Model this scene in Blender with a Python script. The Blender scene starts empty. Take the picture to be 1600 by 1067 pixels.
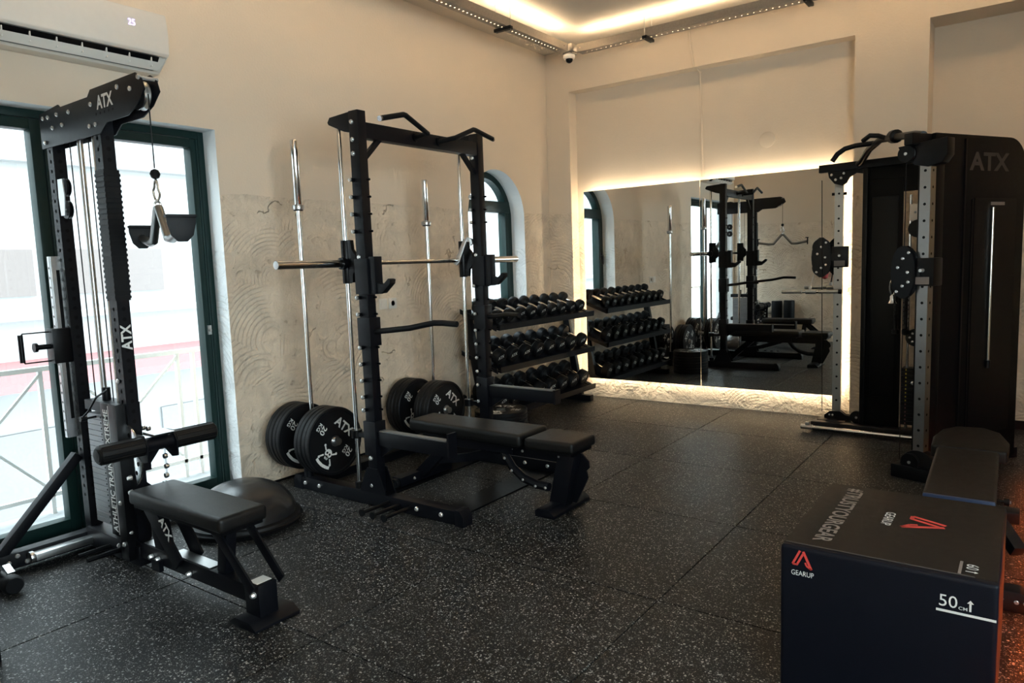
import bpy, bmesh, math, random
from mathutils import Vector as V, Matrix
random.seed(7)
sc = bpy.context.scene
COL = sc.collection
# ------------------------------------------------------------------ camera
def cam_setup():
    yaw, pitch, roll = -.6299, .1087, -.0356
    cy, sy, cp, sp = math.cos(yaw), math.sin(yaw), math.cos(pitch), math.sin(pitch)
    fw = V((sy*cp, cy*cp, -sp)); rt = V((cy, -sy, 0)); up = rt.cross(fw)
    cr, sr = math.cos(roll), math.sin(roll)
    r2 = cr*rt + sr*up; u2 = -sr*rt + cr*up
    cd = bpy.data.cameras.new('camera'); co = bpy.data.objects.new('camera', cd); COL.objects.link(co)
    m = Matrix((r2, u2, -fw)).transposed().to_4x4(); m.translation = V((0, 0, 1.45))
    co.matrix_world = m
    cd.sensor_fit = 'HORIZONTAL'; cd.sensor_width = 36; cd.lens = 1114.4/1600*36
    cd.clip_start = .02; cd.clip_end = 200
    sc.camera = co
cam_setup()
# ------------------------------------------------------------------ world, exposure
SKY = 5.2
w = bpy.data.worlds.new('sky'); sc.world = w; w.use_nodes = True
bg = w.node_tree.nodes['Background']
bg.inputs[0].default_value = (.80, .92, 1.0, 1); bg.inputs[1].default_value = SKY
sc.view_settings.view_transform = 'Standard'; sc.view_settings.look = 'None'
sc.view_settings.gamma = 1; sc.view_settings.use_curve_mapping = False
sc.view_settings.exposure = 1.12
def portal(name, loc, rot, sx, sy):
    l = bpy.data.lights.new(name, 'AREA'); l.shape = 'RECTANGLE'; l.size = sx; l.size_y = sy
    l.cycles.is_portal = True
    o = bpy.data.objects.new(name, l); COL.objects.link(o); o.location = loc; o.rotation_euler = rot
R90 = math.pi/2; XR_ = 1.9
portal('daylight_portal', (-4.5, 1.73, 1.18), (0, -R90, 0), 2.4, 1.9)
portal('daylight_portal', (-4.5, 5.6, 1.68), (0, -R90, 0), 1.4, .95)
portal('daylight_portal', (XR_+.1, -.2, 1.75), (0, R90, 0), 1.7, 4.8)
# ------------------------------------------------------------------ materials
MAT = {}
def nt(name):
    m = bpy.data.materials.new(name); m.use_nodes = True; MAT[name] = m
    t = m.node_tree; return m, t.nodes, t.links, t.nodes['Principled BSDF']
def pm(name, col, rough=.5, metal=0, var=.12, scale=30, bump=0, bscale=200, coat=0, spec=.5):
    m, N, L, b = nt(name)
    tc = N.new('ShaderNodeNewGeometry'); n = N.new('ShaderNodeTexNoise'); n.inputs['Scale'].default_value = scale; n.inputs['Detail'].default_value = 4
    L.new(tc.outputs['Position'], n.inputs['Vector'])
    mx = N.new('ShaderNodeMixRGB'); L.new(n.outputs[0], mx.inputs[0])
    mx.inputs[1].default_value = tuple(c*(1-var) for c in col)+(1,); mx.inputs[2].default_value = tuple(min(1, c*(1+var)) for c in col)+(1,)
    L.new(mx.outputs[0], b.inputs['Base Color'])
    mr = N.new('ShaderNodeMapRange'); L.new(n.outputs[0], mr.inputs[0]); mr.inputs[3].default_value = rough*(1-var*.8); mr.inputs[4].default_value = min(1, rough*(1+var*.8))
    L.new(mr.outputs[0], b.inputs['Roughness']); b.inputs['Metallic'].default_value = metal
    b.inputs['Specular IOR Level'].default_value = spec
    if bump:
        n2 = N.new('ShaderNodeTexNoise'); n2.inputs['Scale'].default_value = bscale; L.new(tc.outputs['Position'], n2.inputs['Vector'])
        bp = N.new('ShaderNodeBump'); bp.inputs['Strength'].default_value = bump; bp.inputs['Distance'].default_value = .004
        L.new(n2.outputs[0], bp.inputs['Height']); L.new(bp.outputs[0], b.inputs['Normal'])
    return m
def em(name, col, s):
    m, N, L, b = nt(name); b.inputs['Base Color'].default_value = (*col, 1)
    b.inputs['Emission Color'].default_value = (*col, 1); b.inputs['Emission Strength'].default_value = s
pm('black_steel', (.003, .0034, .0055), .42, spec=.22)
pm('black_satin', (.0022, .0022, .003), .34, spec=.22)
pm('dark_panel', (.0022, .0022, .0026), .5, spec=.15)
pm('rubber', (.0045, .0048, .006), .5, bump=.15, bscale=300, spec=.22)
pm('grip_foam', (.003, .003, .0034), .5, bump=.2, bscale=500, spec=.3)
pm('vinyl', (.006, .0056, .0055), .42, bump=.25, bscale=350, spec=.28)
pm('vinyl_warmlit', (.009, .007, .006), .5, bump=.2, bscale=350, spec=.2)  # black vinyl with warm ceiling light mixed into its colour
pm('vinyl_daylit', (.002, .003, .0075), .48, bump=.15, bscale=350, spec=.2)  # vinyl with bluish daylight mixed into its colour
pm('chrome', (.78, .78, .78), .13, 1, var=.05)
pm('steel', (.55, .55, .55), .3, 1, var=.08)
pm('bolt', (.66, .65, .63), .26, .7, var=.05)
pm('galvanised', (.36, .33, .30), .42, .85, var=.2, scale=60)
pm('green_paint', (.005, .023, .021), .38, var=.15, spec=.3)
pm('white_plastic', (.80, .735, .66), .4, var=.03)
pm('white_paint', (.80, .80, .80), .5, var=.04)
pm('grey_plastic', (.16, .16, .16), .45)
pm('print_white', (.72, .72, .70), .5, var=.03)
pm('print_grey', (.20, .17, .155), .5, var=.05)
pm('print_dark', (.035, .030, .028), .5, var=.05)
pm('print_red', (.62, .06, .05), .5, var=.04)
pm('print_yellow', (.62, .47, .05), .5, var=.04)
pm('plate_edge', (.22, .22, .23), .4, .6)
pm('red_cloth', (.35, .03, .03), .7)
pm('facade', (.27, .27, .27), .8, var=.06, scale=3)
pm('brushed_post', (.30, .30, .295), .32, 1, var=.06)
pm('edge_daylit', (.02, .035, .08), .4)  # pad edge tone, blue from daylight painted into it
pm('facade_red', (.25, .115, .115), .7)
pm('facade_dark', (.12, .098, .092), .5)
pm('facade_grey', (.19, .195, .20), .6)
pm('slab', (.27, .28, .285), .8)
em('led_warm', (1, .78, .50), 36)
em('led_mirror', (1, .86, .63), 13)
em('led_orange', (1, .16, .02), 170)
em('display', (.62, .50, 1), 1.2)
def glass():
    m, N, L, b = nt('glass'); out = N['Material Output']
    tr = N.new('ShaderNodeBsdfTransparent'); tr.inputs[0].default_value = (.95, .98, .97, 1)
    gl = N.new('ShaderNodeBsdfGlossy'); gl.inputs['Roughness'].default_value = .02
    fr = N.new('ShaderNodeFresnel'); fr.inputs[0].default_value = 1.45
    mx = N.new('ShaderNodeMixShader'); gm = N.new('ShaderNodeNewGeometry'); fz = N.new('ShaderNodeMath'); fz.operation = 'SUBTRACT'; fz.inputs[0].default_value = 1; L.new(gm.outputs['Backfacing'], fz.inputs[1])
    fm = N.new('ShaderNodeMath'); fm.operation = 'MULTIPLY'; L.new(fr.outputs[0], fm.inputs[0]); L.new(fz.outputs[0], fm.inputs[1]); L.new(fm.outputs[0], mx.inputs[0]); L.new(tr.outputs[0], mx.inputs[1]); L.new(gl.outputs[0], mx.inputs[2])
    L.new(mx.outputs[0], out.inputs[0]); N.remove(b)
glass()
def mirror_mat():
    m, N, L, b = nt('mirror_silver'); b.inputs['Base Color'].default_value = (.74, .75, .73, 1); b.inputs['Metallic'].default_value = 1; b.inputs['Roughness'].default_value = .004
mirror_mat()
def math_n(N, L, op, a, b=None, c=None):
    n = N.new('ShaderNodeMath'); n.operation = op
    for i, v in enumerate((a, b, c)):
        if v is None: continue
        if isinstance(v, (int, float)): n.inputs[i].default_value = v
        else: L.new(v, n.inputs[i])
    return n.outputs[0]
def plaster(name, paint, raw, zd=1.955, rough_amount=1.0):
    # smooth paint above the dado line, raw trowelled plaster with comb arcs, pits and cracks below it
    m, N, L, b = nt(name)
    g = N.new('ShaderNodeNewGeometry'); P = g.outputs['Position']
    sx = N.new('ShaderNodeSeparateXYZ'); L.new(P, sx.inputs[0])
    def noise(s, d=4, r=.55, dist=0):
        n = N.new('ShaderNodeTexNoise'); n.inputs['Scale'].default_value = s; n.inputs['Detail'].default_value = d; n.inputs['Roughness'].default_value = r
        n.inputs['Distortion'].default_value = dist; L.new(P, n.inputs['Vector']); return n.outputs[0]
    nb = noise(1.1, 3); nm = noise(5, 5, .6, .6); nf = noise(60, 4); nc = noise(14, 5, .62, .5)
    edge = math_n(N, L, 'ADD', sx.outputs[2], math_n(N, L, 'MULTIPLY', math_n(N, L, 'SUBTRACT', nm, .5), .05))
    mask = math_n(N, L, 'LESS_THAN', edge, zd)
    # comb arcs: rings about scattered centres
    vo = N.new('ShaderNodeTexVoronoi'); vo.inputs['Scale'].default_value = 2.6; L.new(P, vo.inputs['Vector'])
    d = N.new('ShaderNodeVectorMath'); d.operation = 'DISTANCE'; L.new(P, d.inputs[0])
    off = N.new('ShaderNodeVectorMath'); off.operation = 'ADD'; L.new(vo.outputs['Position'], off.inputs[0]); off.inputs[1].default_value = (.02, .16, -.22); L.new(off.outputs[0], d.inputs[1])
    ring = math_n(N, L, 'SINE', math_n(N, L, 'ADD', math_n(N, L, 'MULTIPLY', d.outputs['Value'], 230), math_n(N, L, 'MULTIPLY', nm, 5)))
    ring = math_n(N, L, 'POWER', math_n(N, L, 'MULTIPLY_ADD', ring, .5, .5), 4)
    patch = N.new('ShaderNodeMapRange'); L.new(noise(2.3, 2), patch.inputs[0]); patch.inputs[1].default_value = .50; patch.inputs[2].default_value = .58
    ring = math_n(N, L, 'MULTIPLY', ring, patch.outputs[0])
    # cracks and pits
    vc = N.new('ShaderNodeTexVoronoi'); vc.feature = 'DISTANCE_TO_EDGE'; vc.inputs['Scale'].default_value = 2.2
    wv = N.new('ShaderNodeVectorMath'); wv.operation = 'ADD'; L.new(P, wv.inputs[0])
    nv = N.new('ShaderNodeTexNoise'); nv.inputs['Scale'].default_value = 4; nv.inputs['Detail'].default_value = 5; L.new(P, nv.inputs['Vector'])
    sc_ = N.new('ShaderNodeVectorMath'); sc_.operation = 'SCALE'; sc_.inputs['Scale'].default_value = .5; L.new(nv.outputs['Color'], sc_.inputs[0]); L.new(sc_.outputs[0], wv.inputs[1]); L.new(wv.outputs[0], vc.inputs['Vector'])
    crack = N.new('ShaderNodeMapRange'); L.new(vc.outputs[0], crack.inputs[0]); crack.inputs[1].default_value = .0; crack.inputs[2].default_value = .014; crack.inputs[3].default_value = 1; crack.inputs[4].default_value = 0
    cm = math_n(N, L, 'GREATER_THAN', noise(1.9, 2), .60)
    crack = math_n(N, L, 'MULTIPLY', crack.outputs[0], cm)
    pit = N.new('ShaderNodeMapRange'); L.new(nc, pit.inputs[0]); pit.inputs[1].default_value = .62; pit.inputs[2].default_value = .72
    # colours
    c1 = N.new('ShaderNodeMixRGB'); L.new(nb, c1.inputs[0]); c1.inputs[1].default_value = (*[x*.94 for x in paint], 1); c1.inputs[2].default_value = (*[min(1, x*1.05) for x in paint], 1)
    c2 = N.new('ShaderNodeMixRGB'); mr = N.new('ShaderNodeMapRange'); L.new(nm, mr.inputs[0]); mr.inputs[1].default_value = .3; mr.inputs[2].default_value = .7; L.new(mr.outputs[0], c2.inputs[0])
    c2.inputs[1].default_value = (*[x*.84 for x in raw], 1); c2.inputs[2].default_value = (*[x*1.08 for x in raw], 1)
    c3 = N.new('ShaderNodeMixRGB'); c3.blend_type = 'MULTIPLY'; L.new(c2.outputs[0], c3.inputs[1]); c3.inputs[2].default_value = (.55, .47, .40, 1)
    dk = math_n(N, L, 'MAXIMUM', math_n(N, L, 'MAXIMUM', math_n(N, L, 'MULTIPLY', crack, .7), math_n(N, L, 'MULTIPLY', ring, .20)), math_n(N, L, 'MULTIPLY', pit.outputs[0], .5)); L.new(dk, c3.inputs[0])
    c4 = N.new('ShaderNodeMixRGB'); L.new(mask, c4.inputs[0]); L.new(c1.outputs[0], c4.inputs[1]); L.new(c3.outputs[0], c4.inputs[2])
    L.new(c4.outputs[0], b.inputs['Base Color']); b.inputs['Roughness'].default_value = .75; b.inputs['Specular IOR Level'].default_value = .25
    # relief
    low = math_n(N, L, 'LESS_THAN', edge, .24)
    hr = math_n(N, L, 'ADD', math_n(N, L, 'MULTIPLY', ring, -.28), math_n(N, L, 'MULTIPLY', nc, 1.8))
    hr = math_n(N, L, 'SUBTRACT', hr, math_n(N, L, 'ADD', math_n(N, L, 'MULTIPLY', crack, .8), math_n(N, L, 'MULTIPLY', pit.outputs[0], .7)))
    hr = math_n(N, L, 'ADD', hr, math_n(N, L, 'MULTIPLY', math_n(N, L, 'MULTIPLY', low, nm), 5.0))
    hr = math_n(N, L, 'MULTIPLY', math_n(N, L, 'MULTIPLY', hr, mask), rough_amount)
    h = math_n(N, L, 'ADD', hr, math_n(N, L, 'ADD', math_n(N, L, 'MULTIPLY', nb, .5), math_n(N, L, 'MULTIPLY', nf, .10)))
    bp = N.new('ShaderNodeBump'); bp.inputs['Strength'].default_value = .9; bp.inputs['Distance'].default_value = .016; L.new(h, bp.inputs['Height']); L.new(bp.outputs[0], b.inputs['Normal'])
PAINT = (.75, .63, .50); RAW = (.80, .675, .535)
plaster('wall_plaster', PAINT, RAW)
plaster('ceiling_plaster', (.66, .59, .51), RAW, zd=-5)
plaster('reveal_plaster', (.78, .79, .79), (.78, .79, .79), zd=1.6, rough_amount=.7)
def rubber_floor():
    m, N, L, b = nt('floor_rubber')
    g = N.new('ShaderNodeNewGeometry'); P = g.outputs['Position']
    nz = N.new('ShaderNodeTexNoise'); nz.inputs['Scale'].default_value = 90; nz.inputs['Detail'].default_value = 2; L.new(P, nz.inputs['Vector'])
    s = N.new('ShaderNodeVectorMath'); s.operation = 'MULTIPLY_ADD'; L.new(nz.outputs['Color'], s.inputs[0]); s.inputs[1].default_value = (.012, .012, 0); L.new(P, s.inputs[2])
    def flakes(scale, thr, rad):
        v = N.new('ShaderNodeTexVoronoi'); v.inputs['Scale'].default_value = scale; L.new(s.outputs[0], v.inputs['Vector'])
        sep = N.new('ShaderNodeSeparateColor'); L.new(v.outputs['Color'], sep.inputs[0])
        a = math_n(N, L, 'GREATER_THAN', sep.outputs[0], thr)
        r = math_n(N, L, 'LESS_THAN', v.outputs['Distance'], math_n(N, L, 'MULTIPLY_ADD', sep.outputs[1], rad*.6, rad*.55))
        return math_n(N, L, 'MULTIPLY', a, r), sep.outputs[2]
    f1, t1 = flakes(98, .28, .35); f2, t2 = flakes(180, .40, .36)
    f = math_n(N, L, 'MAXIMUM', f1, math_n(N, L, 'MULTIPLY', f2, .7))
    fc = N.new('ShaderNodeMixRGB'); L.new(t1, fc.inputs[0]); fc.inputs[1].default_value = (.06, .058, .057, 1); fc.inputs[2].default_value = (.40, .39, .375, 1)
    n2 = N.new('ShaderNodeTexNoise'); n2.inputs['Scale'].default_value = 1.3; n2.inputs['Detail'].default_value = 4; L.new(P, n2.inputs['Vector'])
    base = N.new('ShaderNodeMixRGB'); L.new(n2.outputs[0], base.inputs[0]); base.inputs[1].default_value = (.002, .002, .0023, 1); base.inputs[2].default_value = (.004, .004, .0044, 1)
    mx = N.new('ShaderNodeMixRGB'); L.new(f, mx.inputs[0]); L.new(base.outputs[0], mx.inputs[1]); L.new(fc.outputs[0], mx.inputs[2])
    L.new(mx.outputs[0], b.inputs['Base Color'])
    mr = N.new('ShaderNodeMapRange'); L.new(n2.outputs[0], mr.inputs[0]); mr.inputs[3].default_value = .36; mr.inputs[4].default_value = .52; L.new(mr.outputs[0], b.inputs['Roughness'])
    b.inputs['Specular IOR Level'].default_value = .22
    n3 = N.new('ShaderNodeTexNoise'); n3.inputs['Scale'].default_value = 160; n3.inputs['Detail'].default_value = 3; L.new(P, n3.inputs['Vector'])
    bp = N.new('ShaderNodeBump'); bp.inputs['Strength'].default_value = .35; bp.inputs['Distance'].default_value = .002; L.new(n3.outputs[0], bp.inputs['Height']); L.new(bp.outputs[0], b.inputs['Normal'])
rubber_floor()
def bosu_mat():
    m, N, L, b = nt('bosu_rubber'); g = N.new('ShaderNodeTexCoord')
    wv = N.new('ShaderNodeTexWave'); wv.wave_type = 'RINGS'; wv.rings_direction = 'SPHERICAL'; wv.inputs['Scale'].default_value = 9; wv.inputs['Distortion'].default_value = 9; wv.inputs['Detail'].default_value = 1; wv.inputs['Detail Scale'].default_value = .7
    L.new(g.outputs['Object'], wv.inputs['Vector'])
    b.inputs['Base Color'].default_value = (.014, .014, .015, 1); b.inputs['Roughness'].default_value = .3
    bp = N.new('ShaderNodeBump'); bp.inputs['Strength'].default_value = .6; bp.inputs['Distance'].default_value = .004; L.new(wv.outputs[0], bp.inputs['Height']); L.new(bp.outputs[0], b.inputs['Normal'])
bosu_mat()
# ------------------------------------------------------------------ mesh helpers
def frame_for(d):
    d = d.normalized(); a = V((0, 0, 1)) if abs(d.z) < .95 else V((0, 1, 0))
    u = a.cross(d).normalized(); return u, d.cross(u).normalized()
class MB:
    def __init__(s, M=None): s.v = []; s.f = []; s.M = M
    def add(s, vs, fs):
        b = len(s.v)
        for p in vs:
            p = V(p); s.v.append(s.M @ p if s.M else p)
        s.f += [tuple(b+i for i in f) for f in fs]; return s
    def box(s, x0, x1, y0, y1, z0, z1):
        x0, x1 = sorted((x0, x1)); y0, y1 = sorted((y0, y1)); z0, z1 = sorted((z0, z1))
        return s.add([(x0, y0, z0), (x1, y0, z0), (x1, y1, z0), (x0, y1, z0), (x0, y0, z1), (x1, y0, z1), (x1, y1, z1), (x0, y1, z1)],
                     [(3, 2, 1, 0), (4, 5, 6, 7), (0, 1, 5, 4), (1, 2, 6, 5), (2, 3, 7, 6), (3, 0, 4, 7)])
    def beam(s, p0, p1, w, h, up=(0, 0, 1)):
        p0, p1 = V(p0), V(p1); d = (p1-p0).normalized(); side = d.cross(V(up)).normalized(); u = side.cross(d).normalized()
        vs = [p+side*a*w/2+u*b*h/2 for p in (p0, p1) for a, b in ((-1, -1), (1, -1), (1, 1), (-1, 1))]
        return s.add(vs, [(0, 1, 2, 3), (7, 6, 5, 4), (0, 4, 5, 1), (1, 5, 6, 2), (2, 6, 7, 3), (3, 7, 4, 0)])
    def cyl(s, p0, p1, r, n=16, r1=None):
        p0, p1 = V(p0), V(p1); u, w_ = frame_for(p1-p0); r1 = r if r1 is None else r1; vs = []
        for p, q in ((p0, r), (p1, r1)):
            vs += [p+(u*math.cos(2*math.pi*i/n)+w_*math.sin(2*math.pi*i/n))*q for i in range(n)]
        return s.add(vs, [tuple(range(n))[::-1], tuple(range(n, 2*n))]+[(i, (i+1) % n, n+(i+1) % n, n+i) for i in range(n)])
    def tube(s, pts, r, n=10, closed=False):
        pts = [V(p) for p in pts]; k = len(pts); T = []
        for i in range(k):
            a = pts[i]-pts[i-1] if (i or closed) else pts[1]-pts[0]; b = pts[(i+1) % k]-pts[i] if (i < k-1 or closed) else a
            T.append((a.normalized()+b.normalized()).normalized())
        u, _ = frame_for(T[0]); vs = []
        for i in range(k):
            u = (u-T[i]*u.dot(T[i])).normalized(); w_ = T[i].cross(u)
            vs += [pts[i]+(u*math.cos(2*math.pi*j/n)+w_*math.sin(2*math.pi*j/n))*r for j in range(n)]
        fs = []
        for i in range(k if closed else k-1):
            a, b = i*n, ((i+1) % k)*n
            fs += [(a+j, a+(j+1) % n, b+(j+1) % n, b+j) for j in range(n)]
        if not closed: fs += [tuple(range(n))[::-1], tuple(range((k-1)*n, k*n))]
        return s.add(vs, fs)
    def prism(s, pts, plane, a, b):
        # polygon in plane 'xz' (extruded in y), 'yz' (in x) or 'xy' (in z)
        f = {'xz': lambda p, q, t: (p, t, q), 'yz': lambda p, q, t: (t, p, q), 'xy': lambda p, q, t: (p, q, t)}[plane]
        n = len(pts); vs = [f(p, q, a) for p, q in pts]+[f(p, q, b) for p, q in pts]
        return s.add(vs, [tuple(range(n))[::-1], tuple(range(n, 2*n))]+[(i, (i+1) % n, n+(i+1) % n, n+i) for i in range(n)])
    def lathe(s, prof, o, ax, n=32, loop=False):
        o = V(o); ax = V(ax).normalized(); u, w_ = frame_for(ax); vs = []; fs = []; k = len(prof)
        for r, h in prof: vs += [o+ax*h+(u*math.cos(2*math.pi*i/n)+w_*math.sin(2*math.pi*i/n))*max(r, 1e-4) for i in range(n)]
        for j in range(k-1): fs += [(j*n+i, j*n+(i+1) % n, (j+1)*n+(i+1) % n, (j+1)*n+i) for i in range(n)]
        fs += [((k-1)*n+i, (k-1)*n+(i+1) % n, (i+1) % n, i) for i in range(n)] if loop else [tuple(range(n))[::-1], tuple(range((k-1)*n, k*n))]
        return s.add(vs, fs)
    def perf_face(s, o, u, v, wd, zs, pitch, r, z0, z1):
        # strip with octagonal holes; o lower-left corner at z0, u across, v along
        o, u, v = V(o), V(u), V(v)
        def q(a, b): return o+u*a+v*(b-z0)
        edges = [z0]+[z for h in zs for z in (h-pitch/2, h+pitch/2)]+[z1]
        for i in range(0, len(edges), 2):
            a, b = edges[i], edges[i+1]
            if b-a > 1e-4: s.add([q(0, a), q(wd, a), q(wd, b), q(0, b)], [(0, 1, 2, 3)])
        for h in zs:
            p = pitch/2; c = wd/2
            rect = [(wd, h), (wd, h+p), (c, h+p), (0, h+p), (0, h), (0, h-p), (c, h-p), (wd, h-p)]
            octo = [(c+r*math.cos(k*math.pi/4), h+r*math.sin(k*math.pi/4)) for k in range(8)]
            s.add([q(*t) for t in octo]+[q(*t) for t in rect], [(k, 8+k, 8+(k+1) % 8, (k+1) % 8) for k in range(8)])
    def perf_post(s, x0, x1, y0, y1, z0, z1, zs, pitch, r):
        s.perf_face((x0, y0, z0), (1, 0, 0), (0, 0, 1), x1-x0, zs, pitch, r, z0, z1)
        s.perf_face((x1, y0, z0), (0, 1, 0), (0, 0, 1), y1-y0, zs, pitch, r, z0, z1)
        s.perf_face((x1, y1, z0), (-1, 0, 0), (0, 0, 1), x1-x0, zs, pitch, r, z0, z1)
        s.perf_face((x0, y1, z0), (0, -1, 0), (0, 0, 1), y1-y0, zs, pitch, r, z0, z1)
        s.add([(x0, y0, z1), (x1, y0, z1), (x1, y1, z1), (x0, y1, z1), (x0, y0, z0), (x1, y0, z0), (x1, y1, z0), (x0, y1, z0)], [(0, 1, 2, 3), (7, 6, 5, 4)])
        return s
def finish(name, mb, mat, parent=None, root=None, bev=0, smooth=True, seg=2, sub=0):
    me = bpy.data.meshes.new(name); o0 = V(root.location) if root else V((0, 0, 0))
    me.from_pydata([p-o0 for p in mb.v], [], mb.f)
    bm = bmesh.new(); bm.from_mesh(me); bmesh.ops.recalc_face_normals(bm, faces=bm.faces)
    if bev: bmesh.ops.bevel(bm, geom=[e for e in bm.edges if len(e.link_faces) == 2 and e.calc_face_angle(0) > .6], offset=bev, segments=seg, affect='EDGES', clamp_overlap=True, profile=.6)
    bm.to_mesh(me); bm.free()
    me.materials.append(MAT[mat])
    if smooth:
        me.polygons.foreach_set('use_smooth', [True]*len(me.polygons)); me.set_sharp_from_angle(angle=math.radians(38))
    ob = bpy.data.objects.new(name, me); COL.objects.link(ob)
    if parent: ob.parent = parent
    return ob
def tag(o, label, cat, group=None):
    o['label'] = label; o['category'] = cat
    if group: o['group'] = group
    return o
class Thing:
    def __init__(s, name, label, cat, loc, group=None, kind=None):
        s.o = bpy.data.objects.new(name, None); COL.objects.link(s.o); s.o.location = loc; s.o.empty_display_size = .1
        if kind: s.o['kind'] = kind
        else: tag(s.o, label, cat, group)
    def part(s, name, mb, mat, bev=0, under=None, label=None, **k):
        p = finish(name, mb, mat, under or s.o, s.o, bev, **k)
        if label: p['label'] = label
        return p
def single(name, mb, mat, label, cat, loc, group=None, bev=0, **k):
    class R: location = loc
    o = finish(name, mb, mat, None, R, bev, **k); o.location = loc; return tag(o, label, cat, group)
def struct(name, mb, mat, parent=None, **k):
    o = finish(name, mb, mat, parent, **k)
    if not parent: o['kind'] = 'structure'
    return o
def perf_part(T, name, M, a, zs, pitch, r, mat, under=None):
    p = T.part(name, MB(M).perf_post(*a, zs, pitch, r), mat, under=under); x0, x1, y0, y1, z0, z1 = a; e = .007
    T.part('core', MB(M).box(x0+e, x1-e, y0+e, y1-e, z0+e, z1-e), 'dark_panel', under=under or p); return p  # dark fill painting the shade inside the holes
_txt = {}
def text_geo(s, bold=.02):
    if (s, bold) in _txt: return _txt[(s, bold)]
    cu = bpy.data.curves.new('t', 'FONT'); cu.body = s; cu.offset = bold; cu.resolution_u = 3
    ob = bpy.data.objects.new('t', cu); COL.objects.link(ob)
    dg = bpy.context.evaluated_depsgraph_get(); dg.update()
    me = bpy.data.meshes.new_from_object(ob.evaluated_get(dg))
    vs = [(v.co.x, v.co.y) for v in me.vertices]; fs = [tuple(p.vertices) for p in me.polygons]
    bpy.data.objects.remove(ob); bpy.data.curves.remove(cu); bpy.data.meshes.remove(me)
    x0 = min(a for a, _ in vs); x1 = max(a for a, _ in vs); y0 = min(b for _, b in vs); y1 = max(b for _, b in vs)
    _txt[(s, bold)] = ([((a-x0)/(x1-x0), (b-y0)/(y1-y0)) for a, b in vs], fs); return _txt[(s, bold)]
def text_mb(mb, s, o, u, v, wd, ht, bold=.02, eps=.0015):
    u, v = V(u).normalized(), V(v).normalized(); n = u.cross(v); vs, fs = text_geo(s, bold)
    mb.add([V(o)+u*a*wd+v*b*ht+n*eps for a, b in vs], fs); return mb
def flat(mb, polys, o, u, v, sz, eps=.0015):
    u, v = V(u).normalized(), V(v).normalized(); n = u.cross(v)
    for p in polys: mb.add([V(o)+u*a*sz+v*b*sz+n*eps for a, b in p], [tuple(range(len(p)))])
    return mb
def stroke(pts, t):
    out = []
    for (a, b), (c, d) in zip(pts, pts[1:]):
        l = math.hypot(c-a, d-b); nx, ny = -(d-b)/l*t/2, (c-a)/l*t/2
        out.append([(a+nx, b+ny), (a-nx, b-ny), (c-nx, d-ny), (c+nx, d+ny)])
    return out
def ngon(cx, cy, r, n=14, sx=1, sy=1): return [(cx+r*sx*math.cos(2*math.pi*i/n), cy+r*sy*math.sin(2*math.pi*i/n)) for i in range(n)]
def bolts(T, pts, ax, r=.009, h=.008, name='bolt', mat='bolt', under=None):
    for p in pts:
        m = MB().lathe([(r*.9, 0), (r, .001), (r, h*.6), (r*.7, h)], p, ax, 8); T.part(name, m, mat, under=under)
def copy_tree(o, parent=None):
    c = o.copy(); COL.objects.link(c)
    if parent: c.parent = parent
    for ch in o.children: copy_tree(ch, c)
    return c
# ================================================================== THE SETTING
XL, YB, ZC = -4.2, 6.52, 3.6          # left wall, back wall front plane, ceiling
XR, YF = 1.9, -3.0
fl_o = struct('floor', MB().box(-4.75, XR+.3, YF-.2, 7.1, -.12, -.012), 'dark_panel', smooth=False)
xe = [-4.2, -3.24, -2.24, -1.24, -.24, .76, 1.76, XR]; ye = [YF, -2.31, -1.31, -.31, .69, 1.69, 2.69, 3.69, 4.69, 5.69, 6.83]
cache = {}
for i in range(len(xe)-1):
    for j in range(len(ye)-1):
        if xe[i+1] < -2.4 and ye[j+1] < .7: continue
        wx, wy = xe[i+1]-xe[i]-.0055, ye[j+1]-ye[j]-.0055; key = (round(wx, 3), round(wy, 3))
        if key not in cache:
            t = finish('tile', MB().box(-wx/2, wx/2, -wy/2, wy/2, -.012, 0), 'floor_rubber', fl_o, bev=.0015, seg=1); cache[key] = t.data
        else:
            t = bpy.data.objects.new('tile', cache[key]); COL.objects.link(t); t.parent = fl_o
        t.location = ((xe[i]+xe[i+1])/2, (ye[j]+ye[j+1])/2, 0)
# left wall with door and arched window openings
DY0, DY1, DZ = .80, 2.66, 2.355
WY0, WY1, WZ0, WS = 5.15, 6.05, 1.0, 1.905; WC = (WY0+WY1)/2; WR = (WY1-WY0)/2
AR = [(WC-WR*math.cos(math.pi*k/24), WS+WR*math.sin(math.pi*k/24)) for k in range(25)]
m = MB()
for X in (XL, XL-.30):
    def q(y0, y1, z0, z1): m.add([(X, y0, z0), (X, y1, z0), (X, y1, z1), (X, y0, z1)], [(0, 1, 2, 3)])
    q(.60, DY0, -.05, 3.75); q(DY0, DY1, DZ, 3.75); q(DY1, WY0, -.05, 3.75); q(WY0, WY1, -.05, WZ0); q(WY1, 7.0, -.05, 3.75)
    for (a, b), (c, d) in zip(AR, AR[1:]): m.add([(X, a, b), (X, c, d), (X, c, 3.75), (X, a, 3.75)], [(0, 1, 2, 3)])
struct('wall_left', m, 'wall_plaster', smooth=False)
def reveal(name, pts, x0, x1):
    m = MB()
    for (a, b), (c, d) in zip(pts, pts[1:]): m.add([(x0, a, b), (x0, c, d), (x1, c, d), (x1, a, b)], [(0, 1, 2, 3)])
    struct(name, m, 'reveal_plaster')
reveal('trim_1', [(DY0, -.05), (DY0, DZ), (DY1, DZ), (DY1, -.05)], XL, XL-.30)
reveal('trim_2', [(WY0, WZ0)]+AR+[(WY1, WZ0), (WY0, WZ0)], XL, XL-.30)
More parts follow.
